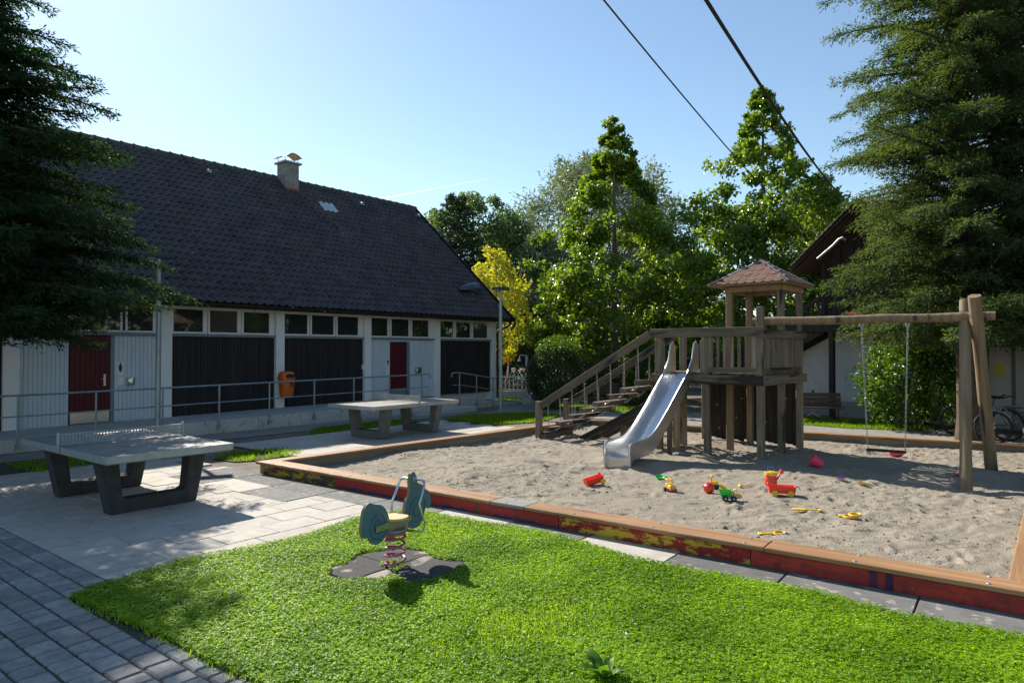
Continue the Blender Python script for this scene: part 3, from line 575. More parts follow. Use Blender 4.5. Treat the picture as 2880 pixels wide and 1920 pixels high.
# chain stair on the left end
stair = thing('chain_stair', 'timber stair of planks hung on chains between sloping handrails', 'stair', TF, TA)
y0, y1 = 2.14, 4.82
def srail(nm, x, za, zb, ya, yb, w, h, m='wood_grey_x'):
    a, b = Vector((x, ya, za)), Vector((x, yb, zb)); d = b - a; L = d.length; mb = MB(); mb.b2(0, L, -w / 2, w / 2, -h / 2, h / 2)
    return ob(nm, mb, m, stair, .006, loc=a, rot=(0, -math.asin(d.z / L), math.atan2(d.y, d.x)))
XS = (-.2, .82)
for x in XS:
    srail('handrail', x, 2.28, .76, y0 - .05, y1 - .02, .06, .15)
    mb = MB(); mb.b2(-.06, .06, -.06, .06, -.1, .84); ob('post', mb, 'wood_grey', stair, .006, loc=(x, y1 + .06, 0))
NS = 8
chn = MB()
for k in range(NS):
    t = (k + .7) / (NS + .3); y = y0 + (y1 - y0) * t; z = 1.44 - 1.3 * t; hz = 2.2 - 1.52 * t
    mb = MB(); mb.b2(-.56, .56, -.08, .08, -.045, .045); ob('tread', mb, 'wood_grey_x', stair, .008, loc=(.31, y, z), rot=(random.uniform(-.08, .08), random.uniform(-.02, .02), random.uniform(-.05, .05)))
    for x in XS:
        c = MB(); chain(c, (x, y, hz - .02), (x + (.03 if x < 0 else -.03), y, z + .02), .05, .0045, 0, .028); ob('hanging_chain', c, 'steel', stair)
        if k < NS - 1:
            t2 = (k + 1.7) / (NS + .3); c = MB(); chain(c, (x + (.12 if x < 0 else -.12), y, z), (x + (.12 if x < 0 else -.12), y0 + (y1 - y0) * t2, 1.44 - 1.3 * t2), .05, .0045, .07, .028); ob('link_chain', c, 'steel', stair)
srail('sill_beam', .31, .05, .05, y1 + .05, y1 + .051, 1.1, .0) if False else None
mb = MB(); mb.b2(-.1, .95, -.09, .09, -.08, .16); ob('sill_beam', mb, 'wood_grey_x', stair, .01, loc=(-.1, y1 - .02, 0))
for x, zoff in ((.28, 0), (.9, .02)):
    srail('stringer', x, .98 + zoff, -.02 + zoff, y0 - .05, y1 - .75, .07, .22)
mb = MB(); mb.b2(-.05, .05, -.05, .05, -.08, .45); ob('post', mb, 'wood_grey', stair, .006, loc=(.6, 3.2, 0))

# ------------------------------------------------------------------ swing
SWD = Vector((7.0, 10.18, 0)) - Vector((TF.x, TF.y, 0)); SWL = SWD.length; SWA = math.atan2(SWD.y, SWD.x)
swing = thing('swing_set', 'single swing hung from a round log beam on crossed log posts', 'swing', (TF.x, TF.y, 0), SWA)
SWO = .14
mb = MB(); n = 14; mb.tube([(-.16 + (SWL + .4) * i / n, SWO, 2.48 + .006 * math.sin(i)) for i in range(n + 1)], [.071 + .004 * math.sin(i * 1.7) for i in range(n + 1)], 14); ob('beam', mb, 'wood_log', swing, smooth=True)
def wpost(a, b, r, root, nm='post'):
    a, b = Vector(a), Vector(b); mb = MB(); d = (b - a); L = d.length; mb.tube([(0, 0, L * i / 8) for i in range(9)], [r + .003 * math.sin(i * 2.1) for i in range(9)], 14)
    o = ob(nm, mb, 'wood_log', root, smooth=True); Mi = (Matrix.Translation(root.location) @ Matrix.Rotation(root.rotation_euler[2], 4, 'Z')).inverted(); o.matrix_local = Mi @ Matrix.Translation(a) @ d.to_track_quat('Z', 'Y').to_matrix().to_4x4(); return o
b1, b2 = G(2713, 1384), G(2788, 1326)
wpost((b1.x, b1.y, -.15), (7.06, 10.52, 2.74), .078, swing); wpost((b2.x, b2.y, -.15), (6.92, 10.1, 2.78), .088, swing)
t1, t2 = .503 * SWL, .713 * SWL
for t, xx in ((t1, t1 + .08), (t2, t2 - .05)):
    c = MB(); chain(c, (t, SWO, 2.4), (xx, SWO - .01, .36), .045, .0045, 0, .027); ob('chain', c, 'steel', swing)
    mb = MB(); mb.tube([(t - .03, SWO, 2.44), (t - .03, SWO, 2.37), (t, SWO, 2.33), (t + .03, SWO, 2.37), (t + .03, SWO, 2.44)], .008, 6); ob('hanger', mb, 'steel', swing, smooth=True)
mb = MB(); mb.b2(t1 + .06, t2 - .03, SWO - .08, SWO + .08, .325, .355); ob('seat', mb, 'toy_black', swing, .01)
pf = thing('flower_bunch', 'small pink paper flowers stuck on top of the swing beam', 'flower', D(2402, 886, 11.05))
for k in range(9):
    mb = MB(); P = Vector((random.uniform(-.09, .09), random.uniform(-.03, .03), .0 + random.uniform(0, .02)))
    for j in range(5):
        a = j * 2 * PI / 5; mb.add([P, P + Vector((math.cos(a - .4) * .022, math.sin(a - .4) * .022, .02)), P + Vector((math.cos(a) * .034, math.sin(a) * .034, .016)), P + Vector((math.cos(a + .4) * .022, math.sin(a + .4) * .022, .02))], [(0, 1, 2, 3)])
    ob('flower', mb, 'toy_pink', pf)

# ------------------------------------------------------------------ long low building with tiled roof
BA = R(50.5); W0 = Vector((-11.0, 14.6, 0)); bu = Vector((math.cos(BA), math.sin(BA), 0)); bv = Vector((-math.sin(BA), math.cos(BA), 0))
def S(px, y=0):                                               # photo column -> metres along the wall (line at offset y)
    o = W0 + bv * y; k = (px - 1440) / F; return (k * o.y - o.x) / (bu.x - k * bu.y)
bld = thing('clubhouse', 'long low building with dark tiled roof, white columns and brown board panels', 'building', W0, BA)
SE = S(1392); S0 = -9.0; zp = lambda s: .23 + .0115 * max(0, min(s, 12.5))     # walkway level
ZT = 3.16; HW = 5.15; ZR = 8.42; EY = -.62                                     # eave height, ridge depth, ridge height, eave offset
mb = MB(); mb.b2(S0, SE, .22, 2 * HW - .2, 0, ZT); mb.prism([(.22, ZT), (2 * HW - .2, ZT), (HW, ZR - .35)], S0 + .1, SE - .02, 'x'); ob('core_wall', mb, 'plaster', bld)
cols = [(8, 55), (451, 482), (774, 798), (1023, 1042), (1221, 1236), (1381, 1392.5)]
cs = [(S(a), S(b)) for a, b in cols]
cs = [(-4.9, -4.45)] + cs
for k, (a, b) in enumerate(cs): mb = MB(); mb.b2(a, b, -.06, .24, 0, ZT - .02); ob('column', mb, 'plaster', bld, .01)
mb = MB(); mb.b2(S0, SE, -.03, .22, ZT - .045, ZT - .012); ob('head_beam', mb, 'white_frame', bld)
ZW0, ZW1 = 2.41, 3.09
def board_wall(s0, s1, kindm, z0, z1, n, y=.06, gap=.006):
    wd = (s1 - s0) / n; me = MB(); me.b2(-(wd - gap) / 2, (wd - gap) / 2, -.012, .012, 0, z1 - z0); me = me.mesh('board', kindm, .004)
    for i in range(n): link('board', me, bld, (s0 + wd * (i + .5), y + random.uniform(-.002, .002), z0))
    mb = MB(); mb.b2(s0, s1, y + .014, y + .1, z0, z1); ob('backing_wall', mb, kindm, bld)
WN = [0]
def window(s0, s1, m='glass'):
    WN[0] += 1; m = 'pane_blind' if WN[0] in (2, 12) else m
    f = MB(); t = .047
    f.b2(s0, s1, -.012, .05, ZW0, ZW0 + t); f.b2(s0, s1, -.012, .05, ZW1 - t, ZW1); f.b2(s0, s0 + t, -.012, .05, ZW0 + t, ZW1 - t); f.b2(s1 - t, s1, -.012, .05, ZW0 + t, ZW1 - t)
    wn = ob('window', f, 'white_frame', bld, .005)
    g = MB(); g.b2(s0 + t, s1 - t, .02, .03, ZW0 + t, ZW1 - t); ob('pane', g, m, wn, rot=(random.uniform(-.006, .006), 0, 0))
    return wn
wins = {1: [(482, 575.5), (585, 672), (680.5, 761)], 2: [(796, 868), (873, 942), (945.5, 1010)], 3: [(1040, 1093), (1098, 1152), (1156, 1208)], 4: [(1234, 1277), (1280, 1325), (1328, 1372)]}
for bay, ws in wins.items():
    a, b = cs[bay + 1][1], cs[bay + 2][0]
    for x0, x1 in ws: window(S(x0), S(x1))
    mb = MB(); mb.b2(a, b, -.035, .05, ZW0 - .075, ZW0 - .012); ob('sill', mb, 'slate_trim', bld, .005)
    mb = MB(); mb.b2(a, b, .0, .22, ZW1 + .004, ZT - .04); ob('lintel', mb, 'white_frame', bld)
    mb = MB(); mb.b2(a, b, .062, .22, ZW0 - .01, ZW1); ob('window_wall', mb, 'white_frame', bld)
a, b = cs[1][1], cs[2][0]
for s0, s1 in ((a + .02, a + 1.1), (a + 1.14, a + 2.2), (S(338), S(435)), ): window(s0, s1)
mb = MB(); mb.b2(a, b, -.035, .05, ZW0 - .075, ZW0 - .012); ob('sill', mb, 'slate_trim', bld); mb = MB(); mb.b2(a, b, .062, .22, ZW0 - .01, ZW1); ob('window_wall', mb, 'white_frame', bld)
# panels below the windows
ZP = ZW0 - .08
board_wall(cs[2][1], cs[3][0], 'dark_board', zp(5) - .03, ZP, 34); board_wall(cs[3][1], cs[4][0], 'dark_board', zp(9) - .03, ZP, 34); board_wall(cs[5][1], cs[6][0], 'dark_board', zp(14) - .03, ZP, 30)
board_wall(cs[0][1], cs[1][0], 'dark_board', .2, ZP, 34)
d0, d1 = S(199), S(312)
board_wall(a, d0 - .03, 'white_board', .2, ZP, 11, .05); board_wall(S(324), b, 'white_board', .22, ZP, 11, .05)
a, b = cs[4][1], cs[5][0]; e0, e1 = S(1101), S(1147)
board_wall(a, e0 - .03, 'white_board', .3, ZP, 13, .05); board_wall(S(1155), b, 'white_board', .32, ZP, 13, .05)
mb = MB(); mb.b2(e0 - .03, S(1155), .04, .1, 2.27, ZP); ob('door_header', mb, 'white_board', bld)
mb = MB(); mb.b2(d0 - .03, S(324), .1, .2, .2, ZP); mb.b2(d1 + .01, S(324), .04, .1, .2, ZP); ob('door_recess', mb, 'slate_trim', bld)
mb = MB(); mb.b2(e0 - .03, S(1155), .12, .2, .2, 2.27); mb.b2(e1 + .01, S(1155), .04, .12, .2, 2.27); ob('door_recess', mb, 'slate_trim', bld)
dr = MB(); dr.b2(d0, d1, .07, .095, zp(1), ZP - .01); door = ob('door', dr, 'red_door', bld); tag(door, 'dark red plank door with steel kick plate')
n = 8; wd = (d1 - d0) / n; me = MB(); me.b2(-wd / 2 + .005, wd / 2 - .005, -.008, .008, 0, ZP - .03 - zp(1)); me = me.mesh('plank', 'red_door', .003)
for i in range(n): link('plank', me, door, (d0 + wd * (i + .5), .06, zp(1) + .01))
mb = MB(); mb.b2(d0 + .01, d1 - .01, .046, .05, zp(1) + .02, zp(1) + .3); ob('kick_plate', mb, 'steel', door)
mb = MB(); mb.b2(d1 - .14, d1 - .09, .044, .05, 1.12, 1.4); mb.tube([(d1 - .115, .05, 1.29), (d1 - .115, .0, 1.29), (d1 - .22, -.005, 1.29)], .009, 8); ob('handle', mb, 'steel', door)
dr = MB(); dr.b2(e0, e1, .07, .11, zp(11), 2.265); door2 = ob('door', dr, 'red_door', bld, .004); tag(door2, 'plain dark red door with small round knob')
mb = MB(); mb.b2(e0 + .02, e1 - .02, .064, .069, zp(11) + .02, zp(11) + .3); ob('kick_plate', mb, 'galv', door2)
mb = MB(); mb.lathe([(0, -.05), (.025, -.045), (.03, -.025), (.012, -.01), (.012, .02)], 10, Matrix.Translation((e0 + .07, .06, 1.3)) @ Matrix.Rotation(R(-90), 4, 'X') @ Matrix.Scale(-1, 4, (0, 0, 1))); ob('knob', mb, 'steel', door2)
# toilet pictogram signs, notices, ash trays
def figure(mb, s, z, skirt):
    mb.cyl((s, -.004, z + .105), .022, .003, 12, axis='y')
    body = [(-.03, .075), (.03, .075), (.045, -.0), (.03, -.0), (.02, .05), (.045, -.06), (.022, -.06), (.02, -.12), (.004, -.12), (.0, -.06), (-.004, -.12), (-.02, -.12), (-.022, -.06), (-.045, -.06), (-.02, .05), (-.03, 0), (-.045, 0)] if skirt else [(-.035, .075), (.035, .075), (.045, -.02), (.03, -.02), (.022, .04), (.022, -.12), (.004, -.12), (0, -.02), (-.004, -.12), (-.022, -.12), (-.022, .04), (-.03, -.02), (-.045, -.02)]
    mb.prism([(s + x, z + y) for x, y in body], -.0055, -.0025, 'y')
for px, z, sk, nm, lb in ((340.5, 1.53, True, 'toilet_sign', 'white door sign with blue woman pictogram beside the red plank door'), (1092.5, 1.55, False, 'toilet_sign', 'white door sign with blue man pictogram beside the plain red door')):
    s = S(px); t = thing(nm, lb, 'sign', W0 + bu * s + bv * .03 + Vector((0, 0, z)), BA)
    mb = MB(); mb.b2(-.07, .07, -.002, .006, -.17, .16); ob('plate', mb, 'white_frame', t); mb = MB(); figure(mb, 0, .02, sk); ob('pictogram', mb, 'blue_print', t)
    mb = MB(); mb.b2(-.07, .07, -.002, .006, -.4, -.21); tag(ob('notice', mb, 'plaster', t), 'small white notice below the sign')
for px, z, lb in ((368, 1.22, 'round steel wall ashtray right of the plank door'), (1175, 1.28, 'square steel wall ashtray right of the plain red door')):
    t = thing('wall_ashtray', lb, 'ashtray', W0 + bu * S(px) - bv * .03 + Vector((0, 0, z)), BA)
    mb = MB(); mb.lathe([(0, -.1), (.085, -.1), (.09, -.09), (.09, .08), (.085, .09), (.0, .09)], 18) if px < 400 else mb.b2(-.11, .11, -.07, .07, -.12, .1); ob('bowl', mb, 'steel', t, 0 if px < 400 else .02, smooth=True)
    mb = MB(); mb.b2(-.04, .04, .06, .085, -.06, .06); ob('bracket', mb, 'galv', t)
mb = MB(); mb.b2(S(58), S(64), .0, .04, 1.55, 1.85); ob('switch_box', mb, 'plaster', bld); mb = MB(); mb.b2(S(1019), S(1023.5), -.02, .04, 1.35, 1.5); ob('switch_box', mb, 'white_frame', bld)
# roof: deck, pantiles, ridge caps, verge, gutter
RS0, RS1 = S0 - .3, SE + .35; run = HW - EY; rise = ZR - (ZT + .06); slope = math.atan2(rise, run); SLN = math.hypot(run, rise)
rf = MB(); zb = ZT + .02
rf.add([(RS0, EY, zb), (RS1, EY, zb), (RS1, HW, ZR - .05), (RS0, HW, ZR - .05), (RS1, 2 * HW - EY, zb), (RS0, 2 * HW - EY, zb), (RS0, EY, zb - .1), (RS1, EY, zb - .1), (RS1, HW, ZR - .2), (RS0, HW, ZR - .2), (RS1, 2 * HW - EY, zb - .1), (RS0, 2 * HW - EY, zb - .1)],
       [(0, 1, 2, 3), (3, 2, 4, 5), (6, 9, 8, 7), (9, 11, 10, 8), (0, 6, 7, 1), (1, 7, 8, 2), (2, 8, 10, 4), (3, 9, 6, 0), (5, 11, 9, 3), (4, 10, 11, 5)])
roof = ob('roof', rf, 'brown_metal', bld)
tw, tl, rows = .225, .305, int(SLN / .295)
tm = MB(); xs = [-.5, -.36, -.2, 0, .2, .36, .5]; hz = [.02, .0, -.004, .006, .034, .06, .05]
top = [(x * (tw + .012), -.02, h + .034) for x, h in zip(xs, hz)] + [(x * (tw + .012), tl + .02, h + .006) for x, h in zip(xs, hz)]; n = 7
lip = [(x, y, z - .024) for x, y, z in top[:n]]
tm.add(top + lip, [(i, i + 1, n + i + 1, n + i) for i in range(n - 1)] + [(2 * n + i, 2 * n + i + 1, i + 1, i) for i in range(n - 1)] + [(n - 1, 3 * n - 1, 2 * n - 1)])
TM = tm.mesh('roof_tile', 'roof_tile'); TM.shade_smooth(); TM.set_sharp_from_angle(angle=R(50))
SkyT = Matrix.Translation((0, EY - .03, ZT + .06)) @ Matrix.Rotation(slope, 4, 'X')
spots = []; ncol = int((RS1 - RS0) / tw)
bw = Matrix.Translation(W0) @ Matrix.Rotation(BA, 4, 'Z')
for r in range(rows):
    for c in range(ncol):
        M = SkyT @ Matrix.Translation((RS0 + (c + .5) * tw, r * (SLN / rows), 0)); p = bw @ M.translation; px = 1440 + F * p.x / p.y; py = HOR - (p.z - CAMH) / p.y * F
        spots.append((0 if (350 < px < 2900 and 0 < py) else 1, p.length, r, c, M))
spots.sort(key=lambda t: t[:2])
tilev = np.array([v.co[:] for v in TM.vertices]); tilef = [tuple(p.vertices) for p in TM.polygons]; RV, RF = [], []
gl = {(rows - 5, int((S(900, 3.9) - RS0) / tw) + dc) for dc in range(0)}
sA = [(D(904, 574, 1)), ]
def roof_hit(px, py):                                          # photo pixel -> (column, row) on the front slope
    n = Vector((0, -math.sin(slope), math.cos(slope))); n = Matrix.Rotation(BA, 3, 'Z') @ n; p0 = bw @ Vector((0, EY, ZT + .06)); d = D(px, py, 1) - Vector((0, 0, CAMH)); t = (p0 - Vector((0, 0, CAMH))).dot(n) / d.dot(n); q = bw.inverted() @ (Vector((0, 0, CAMH)) + d * t)
    return int((q.x - RS0) / tw), int((q.y - EY) / math.cos(slope) / (SLN / rows)), q
c0, r0, _ = roof_hit(905, 574)
skyl = {(c0 + i, r0 + j) for i in (-1, 0, 1) for j in (0, -1)}
for i, (o, d, r, c, M) in enumerate(spots):
    J = M @ Matrix.Translation((0, 0, random.uniform(-.002, .004))) @ Matrix.Rotation(random.uniform(-.012, .012), 4, 'X')
    if (c, r) in skyl: continue
    if i < 300: t = link('roof_tile', TM, roof); t.matrix_local = J
    else:
        A = np.array(J); RV.append(tilev @ A[:3, :3].T + A[:3, 3]); RF.append(i)
k = len(tilev); mt = []
allV = np.concatenate(RV); allF = []
for j in range(len(RV)): allF += [tuple(v + j * k for v in f) for f in tilef]
me = bpy.data.meshes.new('tile_field'); me.from_pydata(allV.tolist(), [], allF); me.materials.append(MATS['roof_tile_far'] if 'roof_tile_far' in MATS else MATS['roof_tile']); me.shade_smooth(); me.set_sharp_from_angle(angle=R(50)); kind(link('tile_field', me, roof), 'stuff')
GT = TM.copy(); GT.materials.clear(); GT.materials.append(MATS['glass_tile'])
for (c, r) in skyl: t = link('glass_tile', GT, roof); t.matrix_local = SkyT @ Matrix.Translation((RS0 + (c + .5) * tw, r * (SLN / rows), .002))
mat('lichen', (.13, .14, .11), (.2, .2, .16), 30, .95)
lc = MB(); lp = [(870 + 250 * t + random.gauss(0, 9), 555 + 265 * t + random.gauss(0, 8)) for t in [random.random() for _ in range(150)]] + [(random.uniform(700, 1330), random.uniform(760, 885)) for _ in range(70)] + [(random.uniform(450, 1150), random.uniform(500, 800)) for _ in range(50)]
for px, py in lp:
    _, _, q = roof_hit(px, py); rr = random.uniform(.015, .05); nn_ = Vector((0, -math.sin(slope), math.cos(slope))); e2 = Vector((0, math.cos(slope), math.sin(slope)))
    lc.add([q + nn_ * .07 + Vector((1, 0, 0)) * rr * math.cos(a) * random.uniform(.6, 1.2) + e2 * rr * math.sin(a) * random.uniform(.6, 1.3) for a in [2 * PI * i / 7 for i in range(7)]], [tuple(range(7))])
kind(ob('lichen', lc, 'lichen', roof), 'stuff')
for px, py in ((580, 490), (1012, 580), (1171, 612)):
    _, _, q = roof_hit(px, py); mb = MB(); mb.prism([(-.06, 0), (.06, 0), (.05, .12), (-.05, .12)], -.2, .06, 'y'); ob('vent_tile', mb, 'galv', roof, .01, loc=(q.x, q.y, q.z + .03))
rc = MB(); rc.lathe([(.14, 0), (.125, .42)], 12, Matrix.Rotation(R(90), 4, 'Y')); rc.lathe([(.155, 0), (.152, .05)], 12, Matrix.Rotation(R(90), 4, 'Y')); RC = rc.mesh('ridge_tile', 'ridge_tile', smooth=True)
x = RS0
while x < RS1 - .2: link('ridge_tile', RC, roof, (x, HW, ZR - .02), (0, 0, random.uniform(-.015, .015))); x += .375
for y0_, z0_, y1_, z1_ in ((EY - .02, ZT + .03, HW, ZR - .03), (2 * HW - EY, ZT + .03, HW, ZR - .03)): mb = MB(); mb.beam((RS1 + .012, y0_, z0_), (RS1 + .012, y1_, z1_), .03, .2); ob('verge_board', mb, 'brown_metal', roof)
gt = MB(); gy = EY - .1; gz = ZT + .02
for i in range(8):
    a0_, a1_ = PI + PI * i / 8, PI + PI * (i + 1) / 8; f = lambda a, r: (gy + r * math.cos(a), gz + r * math.sin(a)); p = [f(a0_, .075), f(a1_, .075), f(a1_, .066), f(a0_, .066)]
    gt.prism(p, RS0, RS1, 'x')
ob('gutter', gt, 'brown_metal', bld, smooth=True)
gt = MB(); gt.tube([(SE + .1, gy, gz - .07), (SE + .1, gy + .04, gz - .2), (SE + .02, -.18, gz - .42), (SE + .02, -.12, gz - .55), (SE + .02, -.12, .1)], .045, 10); ob('downpipe', gt, 'brown_metal', bld, smooth=True)
# half round metal hood on the roof
_, _, q = roof_hit(1315, 826); hd = thing('roof_vent_hood', 'grey half round metal vent hood on the tiled roof', 'vent', bw @ q, BA)
mb = MB(); n = 9; outer = []
for k, (x, r) in enumerate(((-.62, .05), (-.3, .2), (.0, .28), (.32, .32))):
    for i in range(n):
        a = PI * i / (n - 1); outer.append((x, -.12 - r * math.cos(a), .1 + .0 * k + r * math.sin(a) * 1.15))
mb.add(outer, [(k * n + i, k * n + i + 1, (k + 1) * n + i + 1, (k + 1) * n + i) for k in range(3) for i in range(n - 1)]); h = ob('hood', mb, 'hood_metal', hd, smooth=True); so = h.modifiers.new('t', 'SOLIDIFY'); so.thickness = .012
mb = MB(); mb.prism([(-.3, -.4), (.34, -.4), (.34, .3), (-.3, .2)], .0, .05, 'z', Matrix.Rotation(slope, 4, 'X')); ob('flashing', mb, 'galv_pole', hd)
# chimney on the ridge
pc = bw.inverted() @ D(808, 470, 25); cs_ = S(808, HW - .35)
ch = thing('chimney', 'rendered chimney with curved metal cowl on the roof ridge', 'chimney', W0 + bu * cs_ + bv * (HW - .35) + Vector((0, 0, ZR - .75)), BA)
ch.scale = (.84, .84, .84)
mb = MB(); mb.b2(-.34, .34, -.34, .34, .38, 1.5); ob('stack', mb, 'chimney_render', ch, .015); mb = MB(); mb.b2(-.355, .355, -.36, .36, -.3, .4); ob('brick_base', mb, 'chimney_brick', ch, .01)
mb = MB(); mb.b2(-.44, .44, -.44, .44, 1.5, 1.58); ob('cap_slab', mb, 'concrete', ch, .012)
cw = MB(); n = 10; pr = []
for i in range(n + 1): t = i / n; pr.append((-.5 + 1.0 * t, 1.84 + .2 * math.sin(PI * min(1, t * 1.15 + .0)) - .1 * t))
cw.prism(pr + [(x, z - .018) for x, z in reversed(pr)], -.32, .32, 'x', Matrix.Rotation(R(90), 4, 'Z') @ Matrix.Identity(4)); ob('cowl', cw, 'copper_inside', ch, smooth=True)
for x in (-.27, .27):
    for y in (-.36, .36): mb = MB(); mb.tube([(y * .8, x, 1.56), (y, x, 1.86)], .014, 6); ob('cowl_leg', mb, 'galv', ch)
# raised walkway, steps, ramp
wk = thing('raised_walkway', 'raised concrete walkway with front kerb wall along the building', 'walkway', W0, BA); kind(wk, 'structure')
s1w, s2w = S(1245, -1.9), 15.4
seg = [S0, -4, -1.0] + [1.1 + i * 1.25 for i in range(8)] + [s1w]
for a, b in zip(seg[:-1], seg[1:]):
    mb = MB(); za, zb_ = zp(a), zp(b); mb.add([(a + .004, -1.95, -.05), (b - .004, -1.95, -.05), (b - .004, -.005, -.05), (a + .004, -.005, -.05), (a + .004, -1.95, za), (b - .004, -1.95, zb_), (b - .004, -.005, zb_), (a + .004, -.005, za)], [(3, 2, 1, 0), (4, 5, 6, 7), (0, 1, 5, 4), (1, 2, 6, 5), (2, 3, 7, 6), (3, 0, 4, 7)]); ob('kerb_slab', mb, 'concrete_light', wk, .006)
mb = MB(); z1 = zp(12); mb.add([(s1w + .004, -1.93, -.05), (s2w, -1.93, -.05), (s2w, -.005, -.05), (s1w + .004, -.005, -.05), (s1w + .004, -1.93, z1), (s2w, -1.93, .04), (s2w, -.005, .04), (s1w + .004, -.005, z1)], [(3, 2, 1, 0), (4, 5, 6, 7), (0, 1, 5, 4), (1, 2, 6, 5), (2, 3, 7, 6), (3, 0, 4, 7)]); ob('ramp', mb, 'concrete_light', wk, .006)
for k in range(2): mb = MB(); mb.b2(s1w - 1.65, s1w + .3 + .55 * k, -2.3 - .35 * k, -1.955, -.05, z1 * (2 - k) / 3); ob('step', mb, 'concrete_light', wk, .008)
# handrails
def railing(label, sl, sr, y, zf, end_r, end_l, posts, group=None):
    t = thing('handrail', label, 'railing', W0, BA)
    n = 24; xs = [sl + (sr - sl) * i / n for i in range(n + 1)]
    for off, nm in ((.86, 'top_rail'), (.45, 'mid_rail')):
        p = [(x, y, zf(x) + off) for x in xs]
        if nm == 'top_rail' and end_r: p += [(sr + .06, y, zf(sr) + off - .02), (sr + .07, y, zf(sr) + off - .14)]
        if nm == 'top_rail' and end_l: p = [(sl - .07, y, zf(sl) + off - .14), (sl - .06, y, zf(sl) + off - .02)] + p
        mb = MB(); mb.tube(p, .021 if nm == 'top_rail' else .015, 8); ob(nm, mb, 'galv', t, smooth=True)
    for x in posts:
        mb = MB(); mb.tube([(x, y, zf(x) - .12), (x, y, zf(x) + .86)], .022, 8); mb.b2(x - .035, x + .035, y - .03, y + .05, zf(x) - .19, zf(x) - .09); ob('post', mb, 'galv', t, smooth=True)
ps = [S(x, -1.99) for x in (52, 271, 458, 617, 758, 884, 995, 1095, 1186)]
railing('long galvanized handrail with two rails along the walkway edge', -6.0, S(1205, -1.99), -2.0, zp, True, False, [-6.0, -3.5] + ps)
rp = [S(x, -1.97) for x in (1292, 1340, 1386)]
railing('short galvanized handrail sloping down the ramp by the corner', S(1274, -1.97), rp[2] + .15, -1.98, lambda x: z1 if x < rp[0] + .05 else z1 - (x - rp[0]) * .14, False, True, rp)
# litter bin on the second column
bn = thing('litter_bin', 'orange plastic litter bin with black logo hung on a white column', 'bin', W0 + bu * S(789) - bv * .33 + Vector((0, 0, .62)), BA)
mb = MB(); sec = [(.15, .13, 0), (.17, .15, .03), (.205, .185, .5), (.215, .195, .53)]
v = []
for wx, wy, z in sec:
    for i in range(20): a = 2 * PI * i / 20; c, s = math.cos(a), math.sin(a); v.append((wx * math.copysign(abs(c) ** .6, c), wy * math.copysign(abs(s) ** .6, s), z))
mb.add(v, [(k * 20 + i, k * 20 + (i + 1) % 20, (k + 1) * 20 + (i + 1) % 20, (k + 1) * 20 + i) for k in range(3) for i in range(20)] + [tuple(reversed(range(20)))]); ob('body', mb, 'orange_plastic', bn, smooth=True)
mb = MB(); v = []
for sc_, z in ((1.02, .53), (1.0, .6), (.94, .68), (.8, .73), (.4, .75)):
    for i in range(20): a = 2 * PI * i / 20; c, s = math.cos(a), math.sin(a); v.append((.215 * sc_ * math.copysign(abs(c) ** .6, c), .195 * sc_ * math.copysign(abs(s) ** .6, s), z))
mb.add(v, [(k * 20 + i, k * 20 + (i + 1) % 20, (k + 1) * 20 + (i + 1) % 20, (k + 1) * 20 + i) for k in range(4) for i in range(20)] + [tuple(range(80, 100))]); ob('lid', mb, 'orange_plastic', bn, smooth=True)
mb = MB(); mb.prism([(-.13, .56), (.13, .56), (.15, .63), (.1, .67), (-.1, .67), (-.15, .63)], -.212, -.19, 'y'); ob('slot', mb, 'black_print', bn, .004)
lg = MB(); lg.tube([(.06 + .085 * math.cos(2 * PI * i / 20), -.188, .39 + .085 * math.sin(2 * PI * i / 20)) for i in range(20)], .006, 4, closed=True); lg.b2(.02, .04, -.19, -.184, .33, .42); lg.b2(.07, .1, -.19, -.184, .34, .39); lg.cyl((.035, -.187, .435), .014, .006, 8, axis='y'); lg.b2(.035, .085, -.19, -.184, .405, .42); lg.b2(.06, .075, -.19, -.184, .35, .41); ob('emblem', lg, 'black_print', bn)
mb = MB(); mb.b2(-.06, .06, .17, .27, .1, .5); ob('bracket', mb, 'galv', bn)

